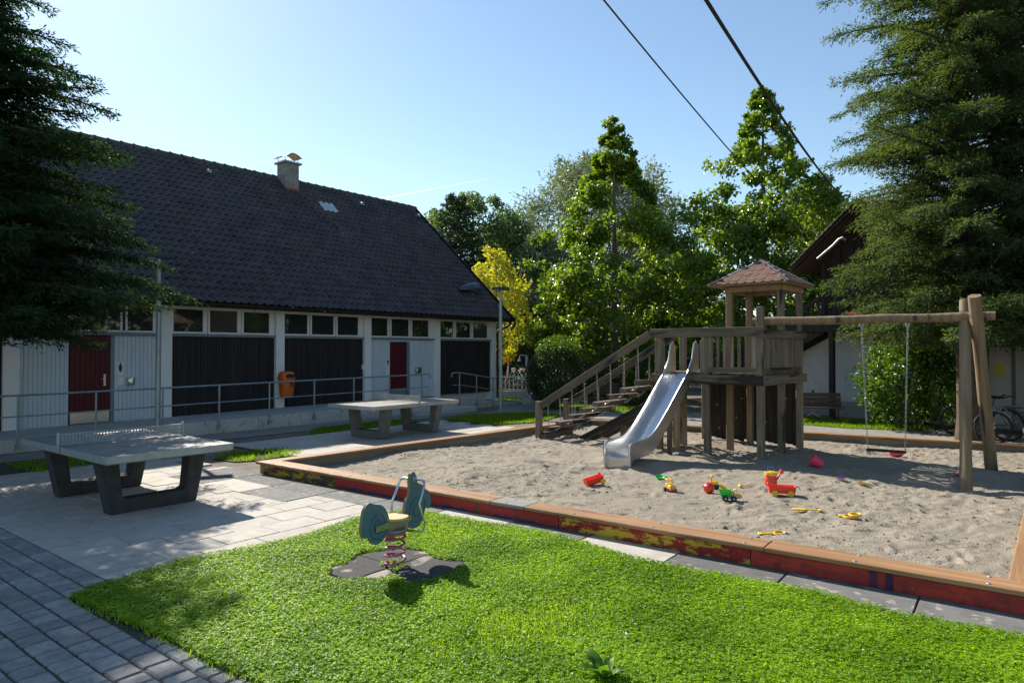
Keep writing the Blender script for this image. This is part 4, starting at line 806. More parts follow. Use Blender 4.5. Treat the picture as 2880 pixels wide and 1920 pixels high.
# ------------------------------------------------------------------ table tennis tables
def tt_table(label, cx, cy, rz, legm, rustic):
    t = thing('table_tennis_table', label, 'table', (cx, cy, 0), rz)
    L, Wd = 2.74, 1.525
    mb = MB(); mb.b2(-L / 2 + .012, L / 2 - .012, -Wd / 2 + .012, Wd / 2 - .012, .67, .76); ob('table_top', mb, 'table_top', t, .004)
    mb = MB()
    for a in (-1, 1): mb.b2(-L / 2, L / 2, a * Wd / 2 - .006 - .006 * a, a * Wd / 2 + .006 - .006 * a, .685, .764); mb.b2(a * L / 2 - .006 - .006 * a, a * L / 2 + .006 - .006 * a, -Wd / 2 + .012, Wd / 2 - .012, .685, .7638)
    ob('edge_band', mb, 'galv_pole' if not rustic else 'concrete', t)
    mb = MB(); mb.b2(-L / 2 + .02, L / 2 - .02, -.007, .007, .7605, .7615); ob('centre_line', mb, 'concrete_light', t)
    out = [(-.66, .67), (-.52, 0), (.52, 0), (.66, .67), (.43, .67), (.385, .2), (.33, .17), (-.33, .17), (-.385, .2), (-.43, .67)]
    for s in (-1, 1):
        mb = MB(); x = s * (L / 2 - .57)
        mb.prism(out, x - .1, x + .1, 'x'); ob('leg_frame', mb, legm, t, .012)
    mb = MB(); h0, h1 = .79, .905; wn = Wd / 2 + .0
    for z in [h0 + (h1 - h0) * i / 4 for i in range(5)]: mb.b2(-.003, .003, -wn, wn, z - .006, z + .006)
    nv = 40
    for i in range(nv + 1): y = -wn + 2 * wn * i / nv; mb.b2(-.0026, .0026, y - .007, y + .007, h0, h1)
    mb.b2(-.006, .006, -wn, wn, h1 + .004, h1 + .02)
    nt_ = ob('net', mb, 'galv_pole' if not rustic else 'concrete', t)
    for s in (-1, 1): mb = MB(); mb.add([(-.035, s * (wn + .005), .69), (.035, s * (wn + .005), .69), (.035, s * (wn + .03), .69), (-.035, s * (wn + .03), .69), (-.014, s * (wn + .002), .95), (.014, s * (wn + .002), .95), (.014, s * (wn + .024), .95), (-.014, s * (wn + .024), .95)], [(0, 1, 2, 3), (7, 6, 5, 4), (0, 4, 5, 1), (1, 5, 6, 2), (2, 6, 7, 3), (3, 7, 4, 0)]); ob('net_post', mb, 'galv_pole' if not rustic else 'concrete', nt_, .003)
e = Vector((math.cos(.911), math.sin(.911), 0)); n_ = Vector((-e.y, e.x, 0)); c = Vector((-4.55, 7.58, 0)) + e * .7625 + n_ * 1.37
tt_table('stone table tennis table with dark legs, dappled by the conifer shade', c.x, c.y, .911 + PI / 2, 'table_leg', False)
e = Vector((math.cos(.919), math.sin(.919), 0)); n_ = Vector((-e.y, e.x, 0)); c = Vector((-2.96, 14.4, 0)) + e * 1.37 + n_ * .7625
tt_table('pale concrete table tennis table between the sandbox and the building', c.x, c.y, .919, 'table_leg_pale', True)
# ------------------------------------------------------------------ lamp posts
def lamp(label, x, y, h, rz):
    t = thing('lamp_post', label, 'lamp', (x, y, 0), rz)
    mb = MB(); mb.tube([(0, 0, -.02), (0, 0, h * .3), (0, 0, h)], [.058, .056, .046], 14); ob('pole', mb, 'galv_pole', t, smooth=True)
    mb = MB(); mb.b2(-.07, .07, -.07, .07, -.02, .03); ob('base_plate', mb, 'galv', t, .01); mb = MB(); mb.b2(-.03, .03, -.07, -.05, .5, .85); ob('service_door', mb, 'galv', t, .004)
    mb = MB(); mb.add([(-.27, -.13, h), (.27, -.13, h), (.27, .13, h), (-.27, .13, h), (-.25, -.12, h + .1), (.25, -.12, h + .1), (.25, .12, h + .1), (-.25, .12, h + .1)], [(3, 2, 1, 0), (4, 5, 6, 7), (0, 1, 5, 4), (1, 2, 6, 5), (2, 3, 7, 6), (3, 0, 4, 7)]); hd = ob('lamp_head', mb, 'lamp_black', t, .012)
    mb = MB(); mb.b2(-.22, -.06, -.1, .1, h - .012, h + .002); ob('diffuser', mb, 'lamp_glass', hd)
lx = (445 - 1440) / F * 14.9
lamp('tall grey lamp post with flat black head beside the conifer', lx, 14.9, 4.0, R(25))
lamp('grey lamp post with flat black head standing in grass by the building corner', -.35, 20.9, 3.83, R(0))

# ------------------------------------------------------------------ spring rider
RA = R(62)
rd = thing('spring_rider', 'blue board spring rider with pink coil spring and round wooden seat', 'spring rider', RID, RA)
mb = MB(); T = 4.6; sp = []
for i in range(int(T * 20) + 1):
    t = i / (T * 20); tw_ = T * 2 * PI * t; r = .088 + .004 * math.sin(t * 9); z = .02 + .32 * t if t < .8 else .276 + .10 * (t - .8); sp.append((r * math.cos(tw_), r * math.sin(tw_), z))
mb.tube(sp, .0115, 8); ob('spring', mb, 'rider_spring', rd, smooth=True)
mb = MB(); mb.cyl((0, 0, .318), .1, .03, 24); ob('spring_clamp', mb, 'rider_spring', rd, .006); mb = MB(); mb.cyl((0, 0, .342), .105, .016, 24); ob('mount_plate', mb, 'galv_pole', rd, .003)
mb = MB(); mb.cyl((0, 0, .452), .125, .022, 28); ob('seat', mb, 'rider_seat', rd, .006)
def blob(ctrl, n=6):                                          # closed smooth outline through control points
    out = []; m = len(ctrl)
    for i in range(m):
        p0, p1, p2, p3 = [Vector(ctrl[(i + k) % m]) for k in (-1, 0, 1, 2)]
        for j in range(n): t = j / n; q = .5 * ((2 * p1) + (-p0 + p2) * t + (2 * p0 - 5 * p1 + 4 * p2 - p3) * t * t + (-p0 + 3 * p1 - 3 * p2 + p3) * t ** 3); out.append((q.x, q.y))
    return out
def panel(nm, ctrl, yoff, spirals, label):
    mb = MB(); o = blob(ctrl); mb.prism(o, yoff - .011, yoff + .011, 'y'); mb2 = MB(); mb2.prism(o, yoff - .0135, yoff - .0112, 'y'); mb2.prism(o, yoff + .0112, yoff + .0135, 'y')
    p = ob(nm, mb, 'rider_edge', rd); ob('paint_face', mb2, 'rider_blue', p)
    for y in (yoff - .0136, yoff + .0136):
        for (cx, cz, r0, r1, turns, rz_) in spirals:
            pts = []
            for i in range(int(turns * 24) + 1): t = i / (turns * 24); a = 2 * PI * turns * t; r = r0 + (r1 - r0) * t; pts.append((cx + r * math.cos(a), y, cz + r * rz_ * math.sin(a)))
            g_ = MB(); g_.tube(pts, .0032, 4); ob('groove', g_, 'rider_groove', p)
    return p
panel('tail_panel', [(-.46, .52), (-.44, .6), (-.38, .655), (-.3, .63), (-.2, .6), (-.13, .53), (-.1, .45), (-.12, .36), (-.19, .29), (-.28, .275), (-.34, .31), (-.38, .36), (-.44, .37), (-.47, .43)], 0, [(-.25, .44, .03, .15, 2.2, 1.0)], '')
panel('head_panel', [(.13, .42), (.14, .55), (.2, .64), (.2, .74), (.22, .81), (.27, .82), (.31, .77), (.33, .71), (.4, .68), (.47, .62), (.53, .55), (.55, .48), (.52, .43), (.47, .45), (.44, .42), (.42, .35), (.36, .3), (.28, .29), (.2, .32)], 0, [(.31, .47, .03, .145, 2.2, 1.05), (.485, .6, .012, .02, 1, 1)], '')
for y in (-.03, .03): mb = MB(); mb.b2(-.3, .2, y - .005, y + .005, .385, .44); ob('side_bar', mb, 'rider_bar', rd, .003)
for x in (-.27, -.19, .14, .18):
    mb = MB(); mb.cyl((x, 0, .412), .013, .08, 10, axis='y'); ob('bolt', mb, 'steel', rd)
mb = MB(); mb.b2(-.1, .1, -.025, .025, .35, .42); ob('seat_block', mb, 'rider_bar', rd, .003)
mb = MB(); mb.cyl((.265, 0, .755), .024, .05, 14, axis='y'); ob('hub', mb, 'steel', rd, .003)
for s in (-1, 1):
    mb = MB(); mb.tube([(.265, s * .01, .755), (.265, s * .1, .755), (.262, s * .135, .74), (.25, s * .145, .71), (.2, s * .15, .62), (.16, s * .155, .56), (.17, s * .17, .48), (.2, s * .19, .38), (.195, s * .19, .33), (.16, s * .18, .31), (.13, s * .1, .31), (.12, s * .0, .31)], .0115, 8); ob('grab_bar', mb, 'steel', rd, smooth=True)
mb = MB(); mb.add([(.1, -.03, .4), (.16, -.03, .4), (.16, .03, .4), (.1, .03, .4), (.1, -.04, .3), (.14, -.04, .3), (.14, .04, .3), (.1, .04, .3)], [(0, 1, 2, 3), (7, 6, 5, 4), (0, 4, 5, 1), (1, 5, 6, 2), (2, 6, 7, 3), (3, 7, 4, 0)]); ob('foot_bracket', mb, 'rider_bar', rd)

# ------------------------------------------------------------------ toys in the sand
def toy(nm, label, cat, px, py, rz, tilt=(0, 0), dz=0, group='sand toys'):
    c = G(px, py, .03); c.z = sand_z(c.x, c.y) + dz; t = thing(nm, label, cat, c, rz, group); t.rotation_euler = (tilt[0], tilt[1], rz); t.scale = (.86, .86, .86); return t
def tray(mb, l, w, h, fl=.02, th=.006):                      # open box with flared sides
    for (x0, x1, y0, y1) in ((-l, l, -w, -w), (-l, l, w, w)):
        s = 1 if y0 > 0 else -1; mb.add([(x0 + fl, y0 - s * fl, 0), (x1 - fl, y0 - s * fl, 0), (x1, y0, h), (x0, y0, h), (x0 + fl, y0 - s * (fl + th), 0), (x1 - fl, y0 - s * (fl + th), 0), (x1, y0 - s * th, h), (x0, y0 - s * th, h)], [(0, 1, 2, 3), (7, 6, 5, 4), (3, 2, 6, 7), (0, 3, 7, 4), (1, 5, 6, 2)])
    for s in (-1, 1): mb.add([(s * (l - fl), -w + fl, 0), (s * (l - fl), w - fl, 0), (s * l, w, h), (s * l, -w, h), (s * (l - fl - th), -w + fl, 0), (s * (l - fl - th), w - fl, 0), (s * (l - th), w, h), (s * (l - th), -w, h)], [(0, 1, 2, 3), (7, 6, 5, 4), (3, 2, 6, 7), (0, 3, 7, 4), (1, 5, 6, 2)])
    mb.b2(-l + fl, l - fl, -w + fl, w - fl, 0, th)
def rim(mb, l, w, h, r=.007): mb.tube([(-l, -w, h), (l, -w, h), (l, w, h), (-l, w, h)], r, 6, closed=True)
def wheels(t, xs, y, r, m, wdt=.03, hubm=None):
    for x in xs:
        for s in (-1, 1):
            mb = MB(); mb.cyl((0, 0, 0), r, wdt, 18, axis='y'); wh = ob('wheel', mb, m, t, .004, loc=(x, s * y, r), smooth=True)
            mb = MB(); mb.cyl((0, s * wdt * .52, 0), r * .38, .006, 12, axis='y'); ob('hub', mb, hubm or m, wh)
t = toy('toy_trailer', 'orange red toy trailer tipped forward by the slide', 'toy', 1672, 1362, R(20), (0, R(-14)))
mb = MB(); tray(mb, .16, .085, .1); rim(mb, .16, .085, .1); ob('tray', mb, 'toy_red', t, loc=(0, 0, .03)); wheels(t, (.12,), .095, .045, 'toy_yellow'); mb = MB(); mb.cyl((.14, .03, .15), .03, .03, 14, axis='x'); ob('hitch_knob', mb, 'toy_red', t, .004)
t = toy('toy_wagon', 'bright red toy wagon with four yellow wheels', 'toy', 2196, 1387, R(-14))
mb = MB(); tray(mb, .2, .1, .1, .015); rim(mb, .2, .1, .1); ob('tray', mb, 'toy_red', t, loc=(0, 0, .05)); wheels(t, (-.11, .12), .1, .05, 'toy_yellow'); mb = MB(); mb.cyl((-.2, 0, .17), .035, .03, 14, axis='x'); ob('hitch_knob', mb, 'toy_red', t, .004)
t = toy('watering_can', 'red toy watering can with yellow collar and blue handle behind the wagon', 'watering can', 2166, 1362, R(5))
mb = MB(); mb.lathe([(0, 0), (.085, 0), (.1, .03), (.1, .11), (.075, .17), (.07, .18), (.0, .18)], 18); ob('body', mb, 'toy_red', t, smooth=True); mb = MB(); mb.lathe([(.078, .165), (.105, .18), (.1, .225), (.06, .235), (.0, .235)], 18); ob('collar', mb, 'toy_yellow', t, smooth=True)
mb = MB(); mb.tube([(.075 * math.cos(PI * i / 10), 0, .22 + .095 * math.sin(PI * i / 10)) for i in range(11)], .01, 6); ob('handle', mb, 'toy_blue', t, smooth=True)
mb = MB(); mb.tube([(.07, 0, .06), (.13, 0, .14), (.17, 0, .21)], [.026, .018, .014], 8); mb.lathe([(.014, 0), (.045, .04), (.045, .045), (0, .05)], 12, Matrix.Translation((.165, 0, .2)) @ Matrix.Rotation(R(45), 4, 'Y')); ob('spout', mb, 'toy_red', t, smooth=True)
t = toy('toy_dump_truck', 'toy dump truck with green tipper and tan cab', 'toy', 2050, 1404, R(-8))
mb = MB(); tray(mb, .1, .07, .085, .03); ob('tipper', mb, 'toy_green', t, loc=(-.06, 0, .075)); mb = MB(); mb.b2(-.12, .15, -.045, .045, .045, .07); ob('chassis', mb, 'galv_pole', t, .004)
mb = MB(); mb.prism([(.05, .06), (.17, .06), (.17, .1), (.1, .12), (.05, .125)], -.06, .06, 'y'); mb.b2(.055, .1, -.055, .055, .165, .175)
for y in (-.05, .05): mb.b2(.06, .066, y - .004, y + .004, .12, .166); mb.b2(.09, .096, y - .004, y + .004, .12, .166)
ob('cab', mb, 'toy_tan', t, .003); wheels(t, (-.07, .05), .06, .044, 'toy_black', .04, 'galv_pole'); 
t = toy('toy_tractor', 'small yellow toy truck with red bumper facing the camera', 'toy', 1884, 1376, R(-80))
mb = MB(); mb.b2(-.02, .1, -.045, .045, .05, .12); mb.b2(-.09, -.02, -.05, .05, .05, .13); ob('hood', mb, 'toy_yellow', t, .008); mb = MB()
for x in (-.085, -.025):
    for y in (-.045, .045): mb.b2(x - .006, x + .006, y - .006, y + .006, .13, .19)
mb.b2(-.095, -.015, -.052, .052, .19, .2); ob('cab_frame', mb, 'toy_yellow', t, .003); mb = MB(); mb.b2(.1, .125, -.065, .065, .035, .06); ob('bumper', mb, 'toy_red', t, .006); mb = MB(); mb.b2(.1005, .103, -.035, .035, .07, .11); ob('grille', mb, 'toy_tan', t); wheels(t, (-.07, .06), .06, .035, 'toy_black', .035)
t = toy('toy_digger', 'yellow toy digger with black base and front shovel', 'toy', 2008, 1368, R(-20))
mb = MB(); mb.b2(-.08, .07, -.06, .06, .0, .07); ob('track_base', mb, 'toy_black', t, .012); mb = MB(); mb.b2(-.07, .05, -.055, .055, .07, .125); ob('body', mb, 'toy_yellow', t, .012); mb = MB(); mb.tube([(-.05, -.045, .12), (-.05, -.045, .2), (-.04, -.035, .215), (-.04, .035, .215), (-.05, .045, .2), (-.05, .045, .12)], .012, 6); ob('roll_bar', mb, 'toy_yellow', t, smooth=True)
mb = MB(); mb.prism([(.07, .07), (.09, .085), (.2, .02), (.24, .012), (.23, .0), (.13, .01), (.07, .05)], -.055, .055, 'y'); ob('shovel', mb, 'toy_yellow', t, .004)
t = toy('toy_teapot', 'round red toy teapot lying beside the yellow digger', 'toy', 1992, 1380, R(10))
mb = MB(); mb.lathe([(0, 0), (.05, .01), (.085, .05), (.09, .09), (.07, .135), (.03, .155), (0, .16)], 18); ob('body', mb, 'toy_red', t, smooth=True); mb = MB(); mb.lathe([(.05, .14), (.045, .17), (.0, .185)], 12); ob('lid', mb, 'toy_pink', t, smooth=True); mb = MB(); mb.tube([(-.07, 0, .1), (-.115, 0, .12)], [.014, .008], 6); ob('spout', mb, 'toy_pink', t, smooth=True)
t = toy('sand_bucket', 'red toy bucket lying tipped over in the tower shade', 'bucket', 2310, 1310, R(160), (0, R(62)), .06)
mb = MB(); mb.lathe([(0, 0), (.085, 0), (.12, .21), (.125, .21), (.125, .2)], 20); mb.lathe([(.08, .006), (.115, .21)], 20); ob('pail', mb, 'toy_pink', t, smooth=True); mb = MB(); mb.tube([(.12 * math.cos(PI * i / 8), .12 * math.sin(PI * i / 8), .205) for i in range(9)], .005, 6); ob('handle', mb, 'toy_red', t)
def ringtool(nm, lb, px, py, rz, l, r, extra=0):
    t = toy(nm, lb, 'toy', px, py, rz, (R(4), R(-3)), .012)
    mb = MB(); mb.tube([(r * math.cos(2 * PI * i / 20), r * .8 * math.sin(2 * PI * i / 20), 0) for i in range(20)], .016, 6, closed=True); ob('ring', mb, 'toy_yellow', t, smooth=True)
    mb = MB(); mb.b2(-r - l, -r + .005, -.018, .018, -.01, .01); mb.b2(-r - l - .03, -r - l + .02, -.035, .035, -.008, .012); ob('grip', mb, 'toy_yellow', t, .006)
    return t
ringtool('sand_sieve', 'yellow ring shaped toy sieve with handle close to the cap board', 2190, 1497, R(-4), .16, .07)
t = ringtool('sand_mould', 'chunky yellow toy mould with two rings', 2388, 1455, R(-30), .03, .085)
mb = MB(); mb.tube([(.06 + .07 * math.cos(2 * PI * i / 16), .07 * math.sin(2 * PI * i / 16), .028) for i in range(16)], .016, 6, closed=True); ob('upper_ring', mb, 'toy_yellow', t, smooth=True)
t = toy('toy_spade', 'long yellow toy spade half buried in sand', 'spade', 2266, 1436, R(-3), (0, R(2)), .01); mb = MB(); mb.b2(-.02, .18, -.012, .012, -.006, .01); ob('shaft', mb, 'toy_yellow', t, .004); mb = MB(); mb.prism(blob([(-.2, 0), (-.15, .05), (-.05, .05), (-.01, .015), (-.01, -.015), (-.05, -.05), (-.15, -.05)], 3), -.006, .012); ob('blade', mb, 'toy_yellow', t, .003); mb = MB(); mb.b2(.16, .2, -.04, .04, -.006, .014); ob('grip', mb, 'toy_yellow', t, .006)
for nm, lb, px, py, m, s in (('toy_scoop', 'small green toy scoop in the slide shadow', 1855, 1342, 'toy_green', .07), ('toy_cup', 'small purple toy cup half buried right of the tower shade', 2362, 1352, 'toy_purple', .06), ('toy_shell', 'small yellow toy shell near the purple cup', 2423, 1362, 'toy_yellow', .055), ('toy_block', 'little orange yellow toy block between digger and wagon', 2079, 1364, 'toy_yellow', .06), ('toy_dish', 'pink toy dish lying under the swing seat', 2520, 1282, 'toy_pink', .11), ('toy_pot', 'orange toy pot on the sand behind the swing post', 2686, 1341, 'toy_red', .06)):
    t = toy(nm, lb, 'toy', px, py, random.uniform(0, 3), (R(random.uniform(10, 35)), 0), .01); mb = MB()
    if nm == 'toy_block': mb.prism([(-.05, 0), (.05, 0), (.05, .03), (-.02, .045), (-.05, .04)], -.03, .03, 'y'); ob('body', mb, m, t, .006)
    else: mb.lathe([(0, 0), (s * .7, .0), (s, s * .5), (s * 1.08, s * .52), (s * .92, s * .5), (s * .6, .012), (0, .012)], 16, Matrix.Scale(1.2, 4, (1, 0, 0))); ob('body', mb, m, t, smooth=True)
    if nm in ('toy_scoop', 'toy_dish', 'toy_pot'): mb = MB(); mb.tube([(s, 0, s * .4), (s * 1.6, 0, s * .35), (s * 1.9, 0, s * .2)], .01, 6); ob('grip', mb, m, t)
# ------------------------------------------------------------------ broad weeds in the lawn
def rosette(label, px, py, n, l0, l1, m='dock_leaf', up=.7, nm='weed'):
    c = G(px, py); t = thing(nm, label, 'plant', (c.x, c.y, 0.0))
    for k in range(n):
        a = k * 2.4 + random.uniform(-.3, .3); L = random.uniform(l0, l1); wd = L * random.uniform(.26, .36); el = random.uniform(.35, 1) * up; mb = MB(); S_ = 7; v = []
        for i in range(S_):
            s = i / (S_ - 1); r = L * (s * .55 + .1 * s * s) ; z = L * (el * s - .55 * el * s * s) + .01; w_ = wd * (math.sin(PI * min(.97, s * .9 + .06)) ** .8) * .5; ca, sa = math.cos(a), math.sin(a)
            r = L * s * (1 - .3 * el)
            v += [(ca * r - sa * w_, sa * r + ca * w_, z + w_ * .45 + .006 * math.sin(i * 2.3)), (ca * r, sa * r, z), (ca * r + sa * w_, sa * r - ca * w_, z + w_ * .45 - .006 * math.sin(i * 2.3))]
        mb.add(v, [f for i in range(S_ - 1) for f in ((3 * i, 3 * i + 1, 3 * i + 4, 3 * i + 3), (3 * i + 1, 3 * i + 2, 3 * i + 5, 3 * i + 4))]); ob('leaf', mb, m, t, smooth=True)
rosette('big broad leaved dock plant at the bottom of the lawn', 1700, 1912, 15, .14, .26, up=1.25)
rosette('small broad leaved weed left of the dock plant in the lawn', 1310, 1782, 7, .07, .11, up=.8)
rosette('pale leaved weed in the middle of the lawn', 1750, 1795, 5, .06, .09, 'dry_leaf', 1.1)
rosette('small weed just below the rubber mat', 1310, 1675, 5, .05, .09, up=.8)
rosette('tiny weed with one pale leaf to the right of the rubber mat', 1608, 1690, 3, .05, .07, 'dry_leaf', 1.1)

# ------------------------------------------------------------------ trees and shrubs
def limb(mb, a, b, r0, r1, bend=.1, seg=6):
    a, b = Vector(a), Vector(b); L = (b - a).length; k = Vector((random.uniform(-1, 1), random.uniform(-1, 1), random.uniform(-.2, 1))) * L * bend
    mb.tube([a.lerp(b, t) + k * math.sin(PI * t) for t in (0, .25, .5, .75, 1)], [r0 + (r1 - r0) * t for t in (0, .25, .5, .75, 1)], seg)
def broadleaf(nm, label, loc, H, prof, base, ncl, per, ls, leafm, barkm='bark', asp=.85, crad=(.35, .6), group=None, trunk_r=.14, flat=.65, upright=0, inner=.45, nlimb=40, lean=(0, 0)):
    t = thing(nm, label, 'tree' if 'tree' in nm or nm in ('linden', 'willow') else 'shrub', loc, 0, group)
    P, A, N = [], [], []; wood = MB()
    wood.tube([(lean[0] * s, lean[1] * s, H * .97 * s - (.1 if s == 0 else 0)) for s in (0, .1, .3, .5, .7, .9, 1)], [trunk_r * (1.25 - s * 1.2) + .012 for s in (0, .1, .3, .5, .7, .9, 1)], 9)
    zs = np.linspace(0, 1, 60); wgt = np.array([prof(z) ** 1.25 + .12 for z in zs]); wgt /= wgt.sum()
    for k in range(ncl + 26):
        z = rng.choice(zs, p=wgt) + rng.uniform(-.01, .01); z = min(max(z, 0), 1); z = z if k < ncl else .7 + .3 * (k - ncl + rng.random()) / 26; Rz = prof(z); a = rng.uniform(0, 2 * PI); r = Rz * (inner + (1.02 - inner) * math.sqrt(rng.random())) * (1 + .2 * math.sin(3 * a + z * 9) + .16 * math.sin(5 * a - z * 17)); tip = rng.random() < .16; r *= 1.22 if tip else 1
        cz = base + (H - base) * z
        if k < ncl and k % 40 and math.sin(2.2 * r * math.cos(a) + loc[0]) + math.sin(2.0 * r * math.sin(a) + 1) + math.sin(2.6 * cz + 2) < -1.0: continue
        c = np.array([r * math.cos(a) + lean[0] * cz / H, r * math.sin(a) + lean[1] * cz / H, cz]); rc = rng.uniform(*crad) * (.38 + .62 * min(1, Rz / (prof(.25) + .01))); rc *= .6 if tip else 1; n = int(per * rng.uniform(.5, 1.4) * (.5 if tip else 1))
        q = unit(rng.normal(0, 1, (n, 3))) * (rng.random((n, 1)) ** .45 * rng.uniform(.75, 1.35, (n, 1))) * rc * np.array([1, 1, flat + upright])
        q[:, 2] += upright * .0; P.append(c + q); out = q + np.array([math.cos(a), math.sin(a), .3]) * rc * .6
        N.append(unit(out) * .6 + rng.normal(0, .55, (n, 3)) + np.array([0, 0, .35])); A.append(rng.normal(0, .6, (n, 3)) + unit(out) * .5 + np.array([0, 0, -.35 + upright * 1.2]))
        if k < nlimb: limb(wood, (lean[0] * .8 * cz / H, lean[1] * .8 * cz / H, max(base * .8, cz - r * .7)), c, trunk_r * .28 * (1.1 - z), .012, .06)
    P, A, N = np.concatenate(P), np.concatenate(A), np.concatenate(N); s = ls * rng.uniform(.7, 1.25, len(P))
    link('crown', np_mesh('crown', *leaves(P, A, N, s, s * asp), leafm), t); ob('trunk', wood, barkm, t, smooth=True); return t
def conifer(nm, label, loc, H, prof, nb, zmin, leafm, rise=.1, droop=.25, spray=.13, sw=.035, dens=1.0, trunk_r=.22, lean=(0, 0), hang=.0, group=None, az=None, loose=.3, jit=.025):
    t = thing(nm, label, 'tree', loc, 0, group); wood = MB(); parts = []
    wood.tube([(lean[0] * s, lean[1] * s, H * s - (.1 if s == 0 else 0)) for s in (0, .03, .1, .3, .6, 1)], [trunk_r * 1.35, trunk_r * 1.05, trunk_r * .95, trunk_r * .75, trunk_r * .45, .02], 12)
    for k in range(nb):
        zf = (k + rng.random()) / nb; z0 = zmin + (H - zmin) * zf ** 1.15; zr = (z0 - zmin) / (H - zmin); L = prof(zr) * rng.uniform(.62, 1.12) * (1 + .1 * math.sin(3 * k * 2.399 + zr * 11)); a = k * 2.399 + rng.uniform(-.4, .4)
        if az is not None and not az(a): L *= .75
        if L < .15: continue
        dirv = np.array([math.cos(a), math.sin(a), 0]); side = np.array([-math.sin(a), math.cos(a), 0]); rs, dr = rise + rng.uniform(-.08, .12), droop + rng.uniform(-.1, .1)
        o = np.array([lean[0] * z0 / H, lean[1] * z0 / H, z0]); f = lambda u: o + dirv * (L * u) + np.array([0, 0, 1]) * (L * (rs * u - dr * u * u)) + side * (.08 * L * math.sin(u * 3 + k))
        wood.tube([f(u) for u in (0, .25, .5, .75, 1)], [.03 * L ** .5 * (1.05 - u) + .004 for u in (0, .25, .5, .75, 1)], 5)
        nt_ = max(6, int(L * 11 * dens)); us = np.clip(np.linspace(.16, 1, nt_) + rng.normal(0, .02, nt_), .1, 1.02)
        for u in us:
            b = f(u); 
            for sg in (-1, 1):
                tl = (.12 + .36 * L * (1 - u) * (.5 + u)) * rng.uniform(.6, 1.15); tl = min(tl, .85); ang = rng.uniform(.6, 1.1) * sg; td = dirv * math.cos(ang) + side * math.sin(ang) + np.array([0, 0, rng.uniform(-.9, 1.0) * loose - hang + (rs - 2 * dr * u) * .6]); td /= np.linalg.norm(td)
                m = max(2, int(tl / (spray * .42))); w = np.linspace(.05, 1, m)[:, None]; m2 = 2
                p = np.repeat(b + td * tl * w + np.array([0, 0, -1]) * (tl * w) ** 2 * (.25 + hang), m2, 0); nn = len(p)
                A = td + rng.normal(0, .25 + loose * .5, (nn, 3)); parts.append((p + rng.normal(0, jit, (nn, 3)), A, rng.normal(0, .5, (nn, 3)) + np.array([0, 0, 1.0])))
    P = np.concatenate([q[0] for q in parts]); A = np.concatenate([q[1] for q in parts]); N = np.concatenate([q[2] for q in parts]); s = spray * rng.uniform(.6, 1.3, len(P))
    link('crown', np_mesh('crown', *leaves(P, A, N, s, sw * rng.uniform(.7, 1.3, len(P)), .1), leafm), t); ob('trunk', wood, 'bark', t, smooth=True); return t
def lerp(xs, ys): return lambda z: float(np.interp(z, xs, ys))
# two lindens behind the tower
broadleaf('linden', 'pointed linden tree with slim leader behind the chain stair', (4.24, 28, 0), 11.6, lerp([0, .08, .17, .32, .47, .58, .7, .79, .86, .93, 1], [2.4, 3.2, 3.4, 2.95, 2.45, 2.0, 1.35, .8, .55, .45, .15]), 1.8, 470, 115, .15, 'linden_leaf', 'bark_grey', .9, (.34, .62), 'lindens behind the tower', .15)
broadleaf('linden', 'broader linden tree rising behind the shingled turret', (9.7, 26, 0), 12.0, lerp([0, .1, .25, .4, .53, .64, .73, .8, .9, 1], [2.9, 3.5, 3.5, 3.3, 2.85, 2.2, 1.6, .95, .6, .15]), 1.8, 500, 115, .15, 'linden_leaf', 'bark_grey', .9, (.36, .64), 'lindens behind the tower', .16)
# silver willows far behind
broadleaf('willow', 'big silvery willow towering behind the slim linden', (6.1, 46, 0), 14.9, lerp([0, .15, .4, .65, .82, .93, 1], [3.6, 4.8, 5.5, 5.2, 4.0, 2.6, 1.0]), 3, 420, 165, .3, 'willow_leaf', 'bark_grey', .32, (.8, 1.3), 'willows', .3, .9, .35, .4)
broadleaf('willow', 'grey green willow top showing right of the broad linden', (19.6, 44, 0), 12.6, lerp([0, .2, .5, .75, 1], [2.2, 2.6, 2.6, 1.9, .6]), 2.5, 130, 150, .3, 'willow_leaf', 'bark_grey', .32, (.7, 1.1), 'willows', .25, .9, .35, .4)
broadleaf('willow', 'low silvery willow between the yellow tree and the linden', (1.9, 40, 0), 8.6, lerp([0, .2, .5, .75, 1], [1.8, 2.4, 2.2, 1.5, .4]), 1.5, 130, 140, .28, 'willow_leaf', 'bark_grey', .32, (.6, 1.0), 'willows', .2, .9, .35, .4)
broadleaf('willow', 'pale willow seen between the two lindens', (11.5, 48, 0), 9.6, lerp([0, .2, .5, .75, 1], [3, 3.6, 3.2, 2.2, .6]), 1.5, 150, 140, .3, 'willow_leaf', 'bark_grey', .32, (.7, 1.1), 'willows', .2, .9, .35, .4)
